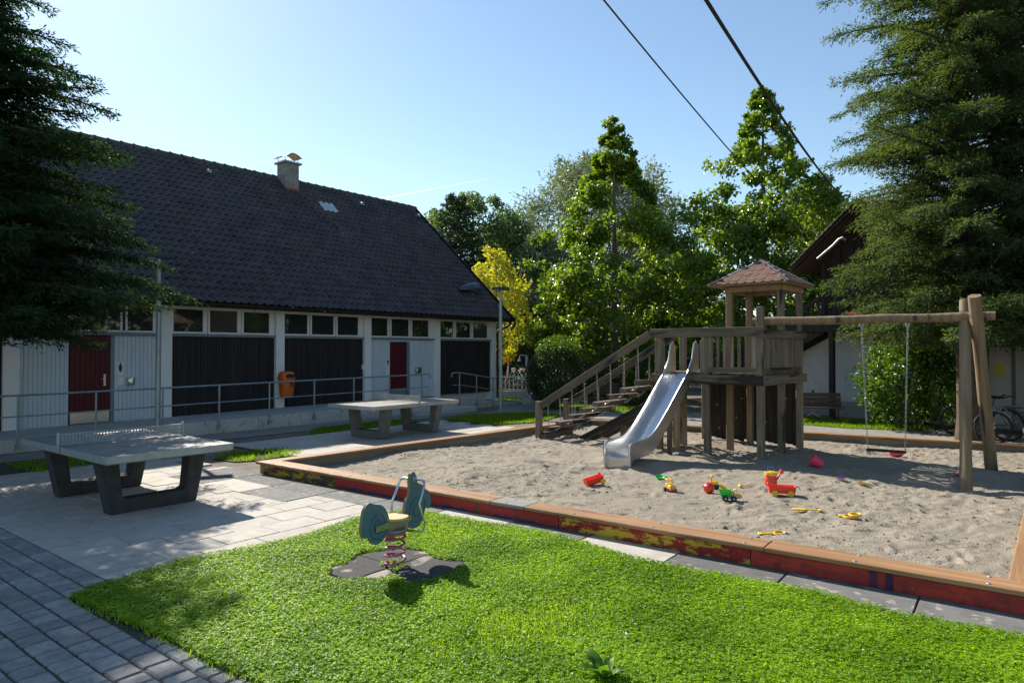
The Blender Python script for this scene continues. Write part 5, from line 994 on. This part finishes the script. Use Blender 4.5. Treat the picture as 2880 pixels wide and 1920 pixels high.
# dark pine and ash beyond the roof
conifer('pine_tree', 'dark pine tree rising beyond the roof verge', D(1283, 986, 38) * 1.0 - Vector((0, 0, CAMH)), 10.6, lerp([0, .3, .6, .85, 1], [2.6, 2.9, 2.2, 1.2, .3]), 120, 2.2, 'pine_needle', .35, .1, .3, .1, .55, .16)
broadleaf('ash_tree', 'light green ash tree behind the dark pine', (-2.6, 45, 0), 12.3, lerp([0, .2, .5, .75, .9, 1], [3, 4.2, 4.4, 3.4, 2.2, .8]), 3, 190, 130, .26, 'ash_leaf', 'bark', .5, (.7, 1.1), None, .25)
broadleaf('round_tree', 'round green tree right of the pine above the yellow tree', (-.4, 47, 0), 11.2, lerp([0, .2, .5, .8, 1], [2, 2.6, 2.8, 1.9, .6]), 3, 130, 130, .26, 'ash_leaf', 'bark', .5, (.7, 1.0), None, .25)
broadleaf('yellow_tree', 'young tree in yellow autumn leaf beside the building corner', (-.72, 30.5, 0), 6.45, lerp([0, .15, .4, .6, .8, 1], [.6, 1.3, 1.6, 1.45, 1.0, .35]), 1.6, 190, 36, .145, 'yellow_leaf', 'bark_grey', .75, (.2, .36), None, .05, .8, .6, .25)
# hedges and shrubs
def shrub(nm, label, loc, rx, ry, h, n, ls, m, seed=0, z0=.1, asp=.55, group=None, lumps=.16):
    t = thing(nm, label, 'hedge' if 'hedge' in nm else 'shrub', loc, 0, group); th = rng.uniform(0, 2 * PI, n); cz = rng.uniform(-.75, 1, n); rr = np.sqrt(1 - np.clip(cz, -1, 1) ** 2); k = (1 + lumps * np.sin(th * 4 + cz * 5 + seed) + lumps * .7 * np.sin(th * 7 - cz * 8 + seed)) * rng.uniform(.72, 1.04, n)
    P = np.stack([np.cos(th) * rr * rx * k, np.sin(th) * rr * ry * k, z0 + h * .45 + cz * h * .55 * k], 1); P = P[P[:, 2] > 0.02]; n = len(P); O_ = unit(P - np.array([0, 0, h * .45])); s = ls * rng.uniform(.7, 1.3, n)
    link('foliage', np_mesh('foliage', *leaves(P, O_ * .5 + rng.normal(0, .5, (n, 3)) + np.array([0, 0, .2]), O_ * .5 + rng.normal(0, .5, (n, 3)) + np.array([0, 0, .5]), s, s * asp), m), t)
    mb = MB()
    for i in range(14): a = random.uniform(0, 6.28); limb(mb, (.1 * math.cos(a), .1 * math.sin(a), -.05), (rx * .7 * math.cos(a), ry * .7 * math.sin(a), h * random.uniform(.4, .85)), .022, .006)
    ob('stem', mb, 'bark', t); return t
c = G(1562, 1150); shrub('round_shrub', 'round clipped dark shrub with bright top shoots left of the chain stair', (c.x, c.y + .4, 0), .95, .95, 2.05, 16000, .06, 'hedge_leaf', 1, .1, .65, None, .05)
t = thing('shoot_shrub', 'fresh light green shoots topping the round shrub', 'shrub', (c.x, c.y + .4, 0)); n = 1500; a = rng.uniform(0, 6.28, n); r = .8 * np.sqrt(rng.random(n)); P = np.stack([r * np.cos(a) + .15, r * np.sin(a), 1.75 + .5 * np.sqrt(np.clip(1 - (r / .85) ** 2, 0, 1)) + rng.uniform(-.1, .25, n) * (rng.random(n) < .5)], 1); link('foliage', np_mesh('foliage', *leaves(P, rng.normal(0, .4, (n, 3)) + np.array([0, 0, .7]), rng.normal(0, 1, (n, 3)), .08, .04), 'laurel_leaf'), t)
for i, (px, py, dd, rx, ry, h, m, ls, nm, lb) in enumerate(((1805, 1150, 24.5, .75, .7, 2.15, 'laurel_leaf', .09, 'laurel_shrub', 'bright laurel shrub behind the chain stair'), (1720, 1150, 26, 1.5, .6, 1.15, 'laurel_leaf', .08, 'low_hedge', 'low sunlit hedge behind the bench'), (2575, 1212, 17.2, 1.25, 1.0, 2.15, 'laurel_leaf', .12, 'laurel_shrub', 'large glossy laurel shrub behind the swing'))):
    x = (px - 1440) / F * dd; shrub(nm, lb, (x, dd, 0), rx, ry, h, 6500 if i < 2 else 7500, ls, m, i, .1, .5)
for i, (x, y, rx, h, lb) in enumerate(((-3.2, 36, 2.6, 3.6, 'dark shaded hedge mass beyond the building corner'), (1.2, 37, 2.8, 4.4, 'dark hedge mass behind the white fence'), (5.6, 36, 2.8, 4.2, 'dark hedge mass behind the slim linden'), (10.2, 35, 2.8, 4.4, 'dark hedge mass between the lindens'), (14.5, 31, 3.0, 4.6, 'dark hedge mass beside the timber house'))):
    shrub('tall_hedge', lb, (x, y, 0), rx, 1.6, h, 7000, .17, 'hedge_leaf', i * 1.7, .1, .6, 'dark hedges closing the view', .1)
for i, (x, y, h, lb) in enumerate(((19.5, 2.5, 8.5, 'round tree off to the right mirrored in the end window'), (21, 9.5, 9.5, 'tall round tree beyond the right edge mirrored in the windows'), (17, -5, 8.0, 'round tree behind the viewer mirrored in the first windows'))):
    broadleaf('garden_tree', lb, (x, y, 0), h, lerp([0, .3, .7, 1], [2.6, 3.6, 3.0, .8]), 1.2, 90, 110, .3, 'ash_leaf', 'bark', .8, (.9, 1.3), None, .2)
# far tree belt closing the horizon
n = 26000; a = rng.uniform(-1.05, 1.05, n); d = rng.uniform(80, 110, n); P = np.stack([np.sin(a) * d, np.cos(a) * d, rng.random(n) ** .8 * (4.5 + 1.5 * np.sin(a * 17) + np.sin(a * 41))], 1); kind(link('far_woods', np_mesh('far_woods', *leaves(P, rng.normal(0, 1, (n, 3)), rng.normal(0, 1, (n, 3)), 1.3, 1.0), 'hedge_leaf')), 'stuff')
# conifers framing the view
conifer('cypress_tree', 'large dark conifer overhanging the left edge of the view', (-9.0, 10.6, 0), 13.5, lerp([0, .06, .12, .27, .36, .47, .7, 1], [2.4, 2.95, 3.05, 2.6, 2.2, 1.7, 1.15, .2]), 360, 2.15, 'cypress_spray', .12, .14, .085, .026, 1.45, .2, (0, 0), .1, None, None, .3, .018)
conifer('hemlock_tree', 'tall feathery conifer behind the swing posts', (10.1, 14.9, 0), 17, lerp([0, .1, .25, .45, .7, 1], [2.6, 2.8, 2.8, 2.5, 1.9, .3]), 350, 2.1, 'hemlock_spray', .25, .28, .095, .028, 1.25, .24, (-.3, .2), .12, 'conifers behind the swing', None, .47, .032)
conifer('hemlock_tree', 'second tall conifer at the right edge behind the bicycle', (12.6, 15.6, 0), 16, lerp([0, .1, .25, .45, .7, 1], [3.0, 3.3, 3.0, 2.5, 1.8, .3]), 240, 2.3, 'hemlock_spray', .25, .28, .1, .03, 1.15, .22, (0, 0), .12, 'conifers behind the swing', None, .47, .032)

# ------------------------------------------------------------------ timber house at the right
HA = R(-52); H0 = Vector((8.09, 21.28, 0)); hx = Vector((math.cos(HA), math.sin(HA), 0)); hy = Vector((-math.sin(HA), math.cos(HA), 0))
house = thing('timber_house', 'white plastered house with dark timber upper floor, posts and outside stair', 'house', H0, HA)
def HS(px, y=.9): o = H0 + hy * y; k = (px - 1440) / F; return (k * o.y - o.x) / (hx.x - k * hx.y)
def hz_at(px, py, y): q = H0 + hx * HS(px, y) + hy * y; return CAMH - (py - HOR) / F * q.y
EX, AX = HS(2276, -.35), HS(2420, -.35); EZ, AZ = hz_at(2276, 712, -.35), hz_at(2420, 566, -.35); HSL = (AZ - EZ) / (AX - EX); EX -= .5; EZ -= .5 * HSL; RX = 2 * AX - EX + .6; RZ = AZ - (RX - AX) * HSL
mb = MB(); mb.b2(-.6, 11, .9, 9, .45, 2.55); ob('wall', mb, 'house_white', house); mb = MB(); mb.b2(-.62, 11, .88, 9, -.05, .45); ob('plinth', mb, 'house_plinth', house, .01)
mb = MB(); mb.b2(-.9, RX - .3, .0, 9, 2.52, 2.75); ob('floor_beam', mb, 'wood_dark', house, .01)
bd = MB(); bd.b2(-.095, .095, -.012, .012, 0, 1); 
ZG = lambda x: (EZ + (x - EX) * HSL if x < AX else AZ - (x - AX) * HSL) - .1
for k in range(int((RX - EX - .9) / .2)):
    x = EX + .5 + k * .2; mb = MB(); mb.b2(-.095, .095, -.012, .012, 2.76, ZG(x) - .05); ob('cladding_board', mb, 'wood_dark', house, loc=(x, .55 + (k % 2) * .02, 0))
mb = MB(); mb.prism([(EX + .4, 2.7), (RX - .4, 2.7), (RX - .4, RZ + .3 * HSL), (AX, AZ - .12), (EX + .4, EZ + .3 * HSL)], .58, 9, 'y'); ob('upper_core', mb, 'wood_dark', house)
for s in (0, 1):
    a, b = ((EX, EZ - .1), (AX, AZ - .1)) if s == 0 else ((RX, RZ - .1), (AX, AZ - .1)); th = .16
    mb = MB(); mb.prism([a, b, (b[0], b[1] + th), (a[0] - (.08 if s == 0 else -.08), a[1] + th * .6)], -.35, 9.4, 'y'); ob('roof', mb, 'terracotta', house)
    mb = MB(); mb.beam((a[0], -.38, a[1] + .05), (b[0], -.38, b[1] + .05), .05, .2, (0, 1, 0)); ob('verge_board', mb, 'wood_dark', house)
    n = 14
    for k in range(n): t0, t1 = k / n, (k + 1.12) / n; p0 = Vector((a[0], -.36, a[1] + .2)).lerp(Vector((b[0], -.36, b[1] + .2)), t0); p1 = Vector((a[0], -.36, a[1] + .17)).lerp(Vector((b[0], -.36, b[1] + .17)), min(1, t1)); mb = MB(); mb.beam(p0, p1, .3, .03, (0, 1, 0)) if False else mb.beam(p0, p1, .28, .035); ob('verge_tile', mb, 'verge', house, .006)
mb = MB(); gp = [HS(2300, -.4), HS(2380, -.4)]; mb.tube([D(2300, 728, 18.3) + Vector((0, 0, 0)), D(2345, 690, 18.1), D(2362, 672, 18.0), D(2372, 668, 17.9), D(2380, 674, 17.9)], .035, 8); wob('swan_neck_pipe', mb, 'galv', house, smooth=True)
for px in (2340, 2466): x = HS(px, 0); mb = MB(); mb.b2(x - .07, x + .07, -.07, .07, -.05, 2.55); ob('post', mb, 'wood_dark', house, .01)
for x in (HS(2600, 0), HS(2745, 0)): mb = MB(); mb.b2(x - .07, x + .07, -.07, .07, -.05, 2.55); ob('post', mb, 'wood_dark', house, .01)
# outside stair rising to the right
xa, xb = -2.3, HS(2330, .45); za, zb_ = .5, 2.6
for y in (.1, .8): mb = MB(); mb.beam((xa, y, za), (xb, y, zb_), .05, .26); ob('stair_stringer', mb, 'wood_dark', house, .006)
for k in range(11): t = (k + .5) / 11; mb = MB(); mb.b2(xa + (xb - xa) * t - .13, xa + (xb - xa) * t + .13, .12, .78, za + (zb_ - za) * t - .02 + .05, za + (zb_ - za) * t + .065); ob('stair_tread', mb, 'wood_dark' if k % 2 else 'bench_wood', house, .004)
mb = MB(); mb.beam((xa, .08, za + .95), (xb, .08, zb_ + .95), .05, .1); ob('stair_rail', mb, 'wood_dark', house, .006)
for k in range(22): t = (k + .5) / 22; mb = MB(); x = xa + (xb - xa) * t; z = za + (zb_ - za) * t; mb.b2(x - .03, x + .03, .07, .09, z + .1, z + .93); ob('baluster', mb, 'wood_dark', house)
for k in range(24): x = xb + .1 + k * .16; mb = MB(); mb.b2(x - .03, x + .03, -.03, -.01, 2.76, 3.55); ob('baluster', mb, 'wood_dark', house)
mb = MB(); mb.b2(xb, 6, -.06, .0, 3.55, 3.64); ob('balcony_rail', mb, 'wood_dark', house, .006)
x0, x1 = HS(2782), HS(2846); mb = MB(); mb.b2(x0, x1, .86, .895, .0, 2.05); hd_ = ob('door', mb, 'house_white', house, .004); mb = MB()
mb.b2(x0 - .07, x0, .84, .9, 0, 2.12); mb.b2(x1, x1 + .07, .84, .9, 0, 2.12); mb.b2(x0 - .07, x1 + .07, .84, .9, 2.05, 2.12); ob('door_frame', mb, 'slate_trim', hd_); mb = MB(); mb.b2(x0 + .12, x0 + .34, .852, .858, 1.3, 1.62); ob('notice', mb, 'yellow_note', hd_)
# white bent tube stand behind the bench
st = thing('tube_stand', 'white bent tube display stand leaning behind the bench', 'stand', G(2285, 1172)); b0 = st.location
mb = MB(); w_ = .22; mb.tube([(-w_, 0, .3), (-w_, 0, .9), (-w_ * .8, 0, 1.03), (-w_ * .35, 0, 1.1), (w_ * .35, 0, 1.1), (w_ * .8, 0, 1.03), (w_, 0, .9), (w_, 0, .3), (w_ * .6, 0, .22), (-w_ * .6, 0, .22)], .014, 6, closed=True); ob('hoop', mb, 'fence_paint', st, smooth=True)
mb = MB()
for a in (.3, 1.9, 3.5, 5.1): mb.tube([(0, 0, .12), (.3 * math.cos(a), .3 * math.sin(a), 0)], .014, 6)
mb.tube([(0, 0, .1), (0, 0, .24)], .016, 6); ob('cross_foot', mb, 'fence_paint', st, smooth=True)
mb = MB(); mb.b2(-.05, .05, -.004, .004, .35, 1.05); ob('poster_strip', mb, 'plaster', st); mb = MB(); mb.b2(-.035, .035, -.0065, -.0045, .62, .8); ob('poster_print', mb, 'terracotta', st)
# park benches
def bench(label, loc, rz, m='bench_wood'):
    t = thing('park_bench', label, 'bench', loc, rz); mb = MB(); mb.b2(-.9, .9, -.022, .022, -.055, .055); B1 = mb.mesh('back_slat', m, .008); mb = MB(); mb.b2(-.9, .9, -.055, .055, -.02, .02); B2 = mb.mesh('seat_slat', m, .008)
    for k in range(3): link('back_slat', B1, t, (0, .2 + k * .025, .48 + k * .125), (R(-12), 0, 0))
    for k in range(3): link('seat_slat', B2, t, (0, -.2 + k * .13, .4 + .004 * k))
    for x in (-.72, .72):
        mb = MB(); mb.tube([(x, -.28, 0), (x, -.24, .2), (x, -.26, .36), (x, -.2, .385), (x, .1, .38), (x, .2, .42), (x, .29, .8)], .022, 6); ob('leg', mb, 'lamp_black', t, smooth=True); mb = MB(); mb.tube([(x, .1, .37), (x, .2, .15), (x, .3, 0)], .022, 6); ob('leg', mb, 'lamp_black', t, smooth=True)
c = G(2290, 1188); bench('brown slatted park bench in front of the white house wall', (c.x - .05, c.y + .3, 0), R(-12))
bench('dark slatted park bench in shade behind the chain stair', (3.85, 24.6, 0), R(5))
# bicycles in the shade at the right edge
def bicycle(label, loc, rz):
    t = thing('bicycle', label, 'bicycle', loc, rz, 'bicycles by the house'); r = .33
    for x in (-.52, .52):
        mb = MB(); mb.tube([(x + r * math.cos(2 * PI * i / 28), 0, r + r * math.sin(2 * PI * i / 28)) for i in range(28)], .022, 6, closed=True); wh = ob('wheel', mb, 'tyre', t, smooth=True); mb = MB()
        for i in range(14): a = 2 * PI * i / 14; mb.tube([(x, .012 * (-1) ** i, r), (x + (r - .02) * math.cos(a), 0, r + (r - .02) * math.sin(a))], .002, 3)
        mb.cyl((x, 0, r), .025, .08, 10, axis='y'); ob('spokes', mb, 'steel', wh)
        mb = MB(); mb.tube([(x + (r + .035) * math.cos(a), 0, r + (r + .035) * math.sin(a)) for a in [.3 + 2.3 * i / 12 for i in range(13)]], .014, 5); ob('mudguard', mb, 'bike_paint', t)
    mb = MB(); bb, hd_, st_ = (-.08, 0, .3), (.36, 0, .8), (-.24, 0, .78)
    for a, b in ((bb, hd_), (bb, st_), (st_, hd_), (bb, (-.52, 0, r)), (st_, (-.52, 0, r)), (hd_, (.52, 0, r)), (hd_, (.33, 0, .95)), (st_, (-.27, 0, .9))): mb.tube([a, b], .017, 6)
    ob('frame', mb, 'bike_paint', t, smooth=True)
    mb = MB(); mb.prism(blob([(-.42, 0), (-.38, .08), (-.28, .07), (-.14, .02), (-.12, 0), (-.14, -.02), (-.28, -.07), (-.38, -.08)], 4), .9, .96); ob('saddle', mb, 'tyre', t, .012)
    mb = MB(); mb.tube([(.2, -.28, 1.0), (.28, -.22, 1.02), (.33, -.05, .97), (.33, .05, .97), (.28, .22, 1.02), (.2, .28, 1.0)], .014, 6); ob('handlebar', mb, 'toy_black', t, smooth=True)
    mb = MB(); mb.cyl((-.08, .05, .3), .1, .008, 18, axis='y'); mb.tube([(-.08, .06, .3), (.02, .07, .17), (.02, .13, .17)], .01, 5); mb.tube([(-.08, -.06, .3), (-.18, -.07, .43), (-.18, -.13, .43)], .01, 5); ob('crank', mb, 'steel', t)
    mb = MB(); mb.b2(-.8, -.38, -.06, .06, .72, .735); mb.tube([(-.75, 0, .72), (-.52, .06, r)], .006, 4); ob('luggage_rack', mb, 'toy_black', t)
c = G(2905, 1255); bicycle('dark bicycle at the right edge leaning by the white door', (c.x, c.y + .3, 0), R(160))
c = G(2745, 1230); bicycle('second bicycle half hidden behind the swing posts', (c.x + .1, c.y, 0), R(120))

# ------------------------------------------------------------------ far corner: fence, shower pole, stake, sign, block wall
fy = 27.6; fx0, fx1 = (1385 - 1440) / F * fy, (1490 - 1440) / F * fy
fw = thing('low_wall', 'low mossy concrete wall under the white fence', 'wall', (fx0, fy, 0)); mb = MB(); mb.b2(-.6, fx1 - fx0 + .2, 0, .25, -.05, .27); ob('wall_body', mb, 'concrete', fw, .015); mb = MB(); mb.b2(-.62, fx1 - fx0 + .22, -.02, .27, .272, .31); ob('coping', mb, 'concrete_light', fw, .01)
fe = thing('bar_fence', 'white upright bar fence on the low wall beyond the lamp post', 'fence', (fx0, fy + .12, .31))
for k in range(15): mb = MB(); mb.b2(-.018, .018, -.012, .012, .03, .56); ob('bar', mb, 'fence_paint', fe, loc=(-.5 + k * .17, 0, 0))
mb = MB(); mb.b2(-.6, fx1 - fx0 + .2, -.02, .02, .56, .61); mb.b2(-.6, fx1 - fx0 + .2, -.02, .02, .04, .08); ob('rail', mb, 'fence_paint', fe); mb = MB(); mb.b2(fx1 - fx0 - .05, fx1 - fx0 + .05, -.04, .04, -.2, .64); ob('post', mb, 'fence_paint', fe, .01)
mb = MB(); fh = thing('fence_panel', 'second white bar fence section turning towards the dark shrub', 'fence', (fx1 + .1, fy - .1, 0), R(-35))
for k in range(8): mb = MB(); mb.b2(-.018, .018, -.012, .012, .1, .82); ob('bar', mb, 'fence_paint', fh, loc=(.1 + k * .13, 0, 0))
mb = MB(); mb.b2(0, 1.15, -.02, .02, .82, .87); mb.b2(0, 1.15, -.02, .02, .08, .12); ob('rail', mb, 'fence_paint', fh)
shrub('clipped_hedge', 'low clipped hedge with sunlit top behind the white fence', ((fx0 + fx1) / 2 + .2, fy + 1.1, 0), 1.6, .5, .95, 3500, .06, 'hedge_leaf', 2, .05, .6)
c = G(1482, 1122); sp = thing('shower_pole', 'grey post with arm and small bell shaped shower head', 'post', (c.x, c.y, 0)); zt = CAMH - (1000 - HOR) / F * c.y
mb = MB(); mb.tube([(0, 0, 0), (0, 0, zt)], .06, 10); ob('pole', mb, 'galv_pole', sp, smooth=True); mb = MB(); mb.tube([(0, 0, zt), (-.27, 0, zt + .02), (-.29, 0, zt - .06)], .022, 8); ob('arm', mb, 'galv_pole', sp, smooth=True); mb = MB(); mb.lathe([(.02, 0), (.035, -.06), (.09, -.16), (.092, -.17)], 14, Matrix.Translation((-.29, 0, zt - .05))); ob('shower_head', mb, 'steel', sp, smooth=True)
c = G(1468, 1135); cb = thing('block_wall', 'stepped brown concrete block wall by the blue mat', 'wall', (c.x, c.y, 0), R(-4)); mb = MB(); mb.b2(0, 1.1, 0, .3, -.05, .2); mb.b2(1.11, 2.1, .02, .3, -.05, .12); ob('block', mb, 'concrete', cb, .02); mb = MB(); mb.b2(.2, 1.05, .31, .6, -.05, .36); ob('block', mb, 'concrete', cb, .02)
sheet('blue_play_mat', [G(*p) for p in ((1402, 1131), (1440, 1124), (1476, 1126), (1466, 1135), (1430, 1137))], -.004, 'blue_mat')
c = G(1421, 1112); a_, b_ = Vector((c.x, c.y - .9, .0)), D(1433, 1000, c.y - .9); sk = thing('tree_stake', 'red and white leaning stake tied to the yellow tree', 'stake', a_); q = [Vector((0, 0, 0)), (b_ - a_) * .42, (b_ - a_) * .75, (b_ - a_)]
for k, m in enumerate(('stake_red', 'stake_white', 'stake_red')): mb = MB(); mb.tube([q[k], q[k + 1]], .04, 8); ob('band', mb, m, sk, smooth=True)
c = D(1444, 1055, 29); sg = thing('green_sign', 'small green triangle sign on a post beyond the fence', 'sign', (c.x, c.y, 0)); mb = MB(); mb.prism([(-.26, c.z + .12), (.26, c.z + .12), (0, c.z - .28)], -.01, .01, 'y'); ob('sign_face', mb, 'sign_green', sg, .01); mb = MB(); mb.prism([(-.1, c.z + .03), (.1, c.z + .07), (.02, c.z - .06)], -.014, -.011, 'y'); ob('sign_print', mb, 'fence_paint', sg); mb = MB(); mb.tube([(0, .03, 0), (0, .03, c.z + .1)], .025, 8); ob('post', mb, 'galv', sg)
c = G(1640, 1140); wf = thing('slat_fence', 'grey wooden fence of horizontal boards behind the chain stair', 'fence', (2.4, 27.5, 0))
mb = MB(); mb.b2(0, 2.9, -.015, .015, -.07, .07); SF = mb.mesh('fence_board', 'fence_wood', .004)
for k in range(9): link('fence_board', SF, wf, (.1, 0, .2 + k * .165))
for k in range(3): mb = MB(); mb.b2(-.06, .06, .02, .14, -.05, 1.7); ob('post', mb, 'fence_wood', wf, .008, loc=(.12 + k * 1.42, 0, 0))
mb = MB(); mb.b2(0, 3.05, -.06, .06, 1.63, 1.68); ob('cap_board', mb, 'fence_wood', wf, .006)

# ------------------------------------------------------------------ overhead wires and contrail
for (p0, p1, r, lb) in (((2035, 0, 6.0), (2372, 553, 17.6), .017, 'thick black cable crossing the sky to the house gable'), ((1751, 0, 7.0), (2302, 684, 18.4), .009, 'thin black wire crossing the sky behind the lindens')):
    a, b = D(*p0), D(*p1); a = b + (a - b) * 1.7; n = 24; mb = MB()
    mb.tube([a.lerp(b, i / n) - Vector((0, 0, .35 * (4 * (i / n) * (1 - i / n)) - .0)) + Vector((0, 0, .22)) * (1 - i / n) for i in range(n + 1)], r, 6); tag(ob('overhead_wire', mb, 'wire', smooth=True), lb, 'wire')
m = MATS['contrail']; nn = m.node_tree.nodes; ll = m.node_tree.links; tr = nn.new('ShaderNodeBsdfTransparent'); df = nn.new('ShaderNodeBsdfTranslucent'); df.inputs[0].default_value = (1, 1, 1, 1); mx = nn.new('ShaderNodeMixShader'); mx.inputs[0].default_value = .10; ll.new(tr.outputs[0], mx.inputs[1]); ll.new(df.outputs[0], mx.inputs[2]); ll.new(mx.outputs[0], nn['Material Output'].inputs['Surface'])
a, b = D(960, 578, 6000), D(1390, 498, 6000); mb = MB(); mb.tube([a.lerp(b, i / 10) for i in range(11)], [12 - 1.1 * i for i in range(11)], 8, cap=False); kind(ob('contrail', mb, 'contrail'), 'stuff')
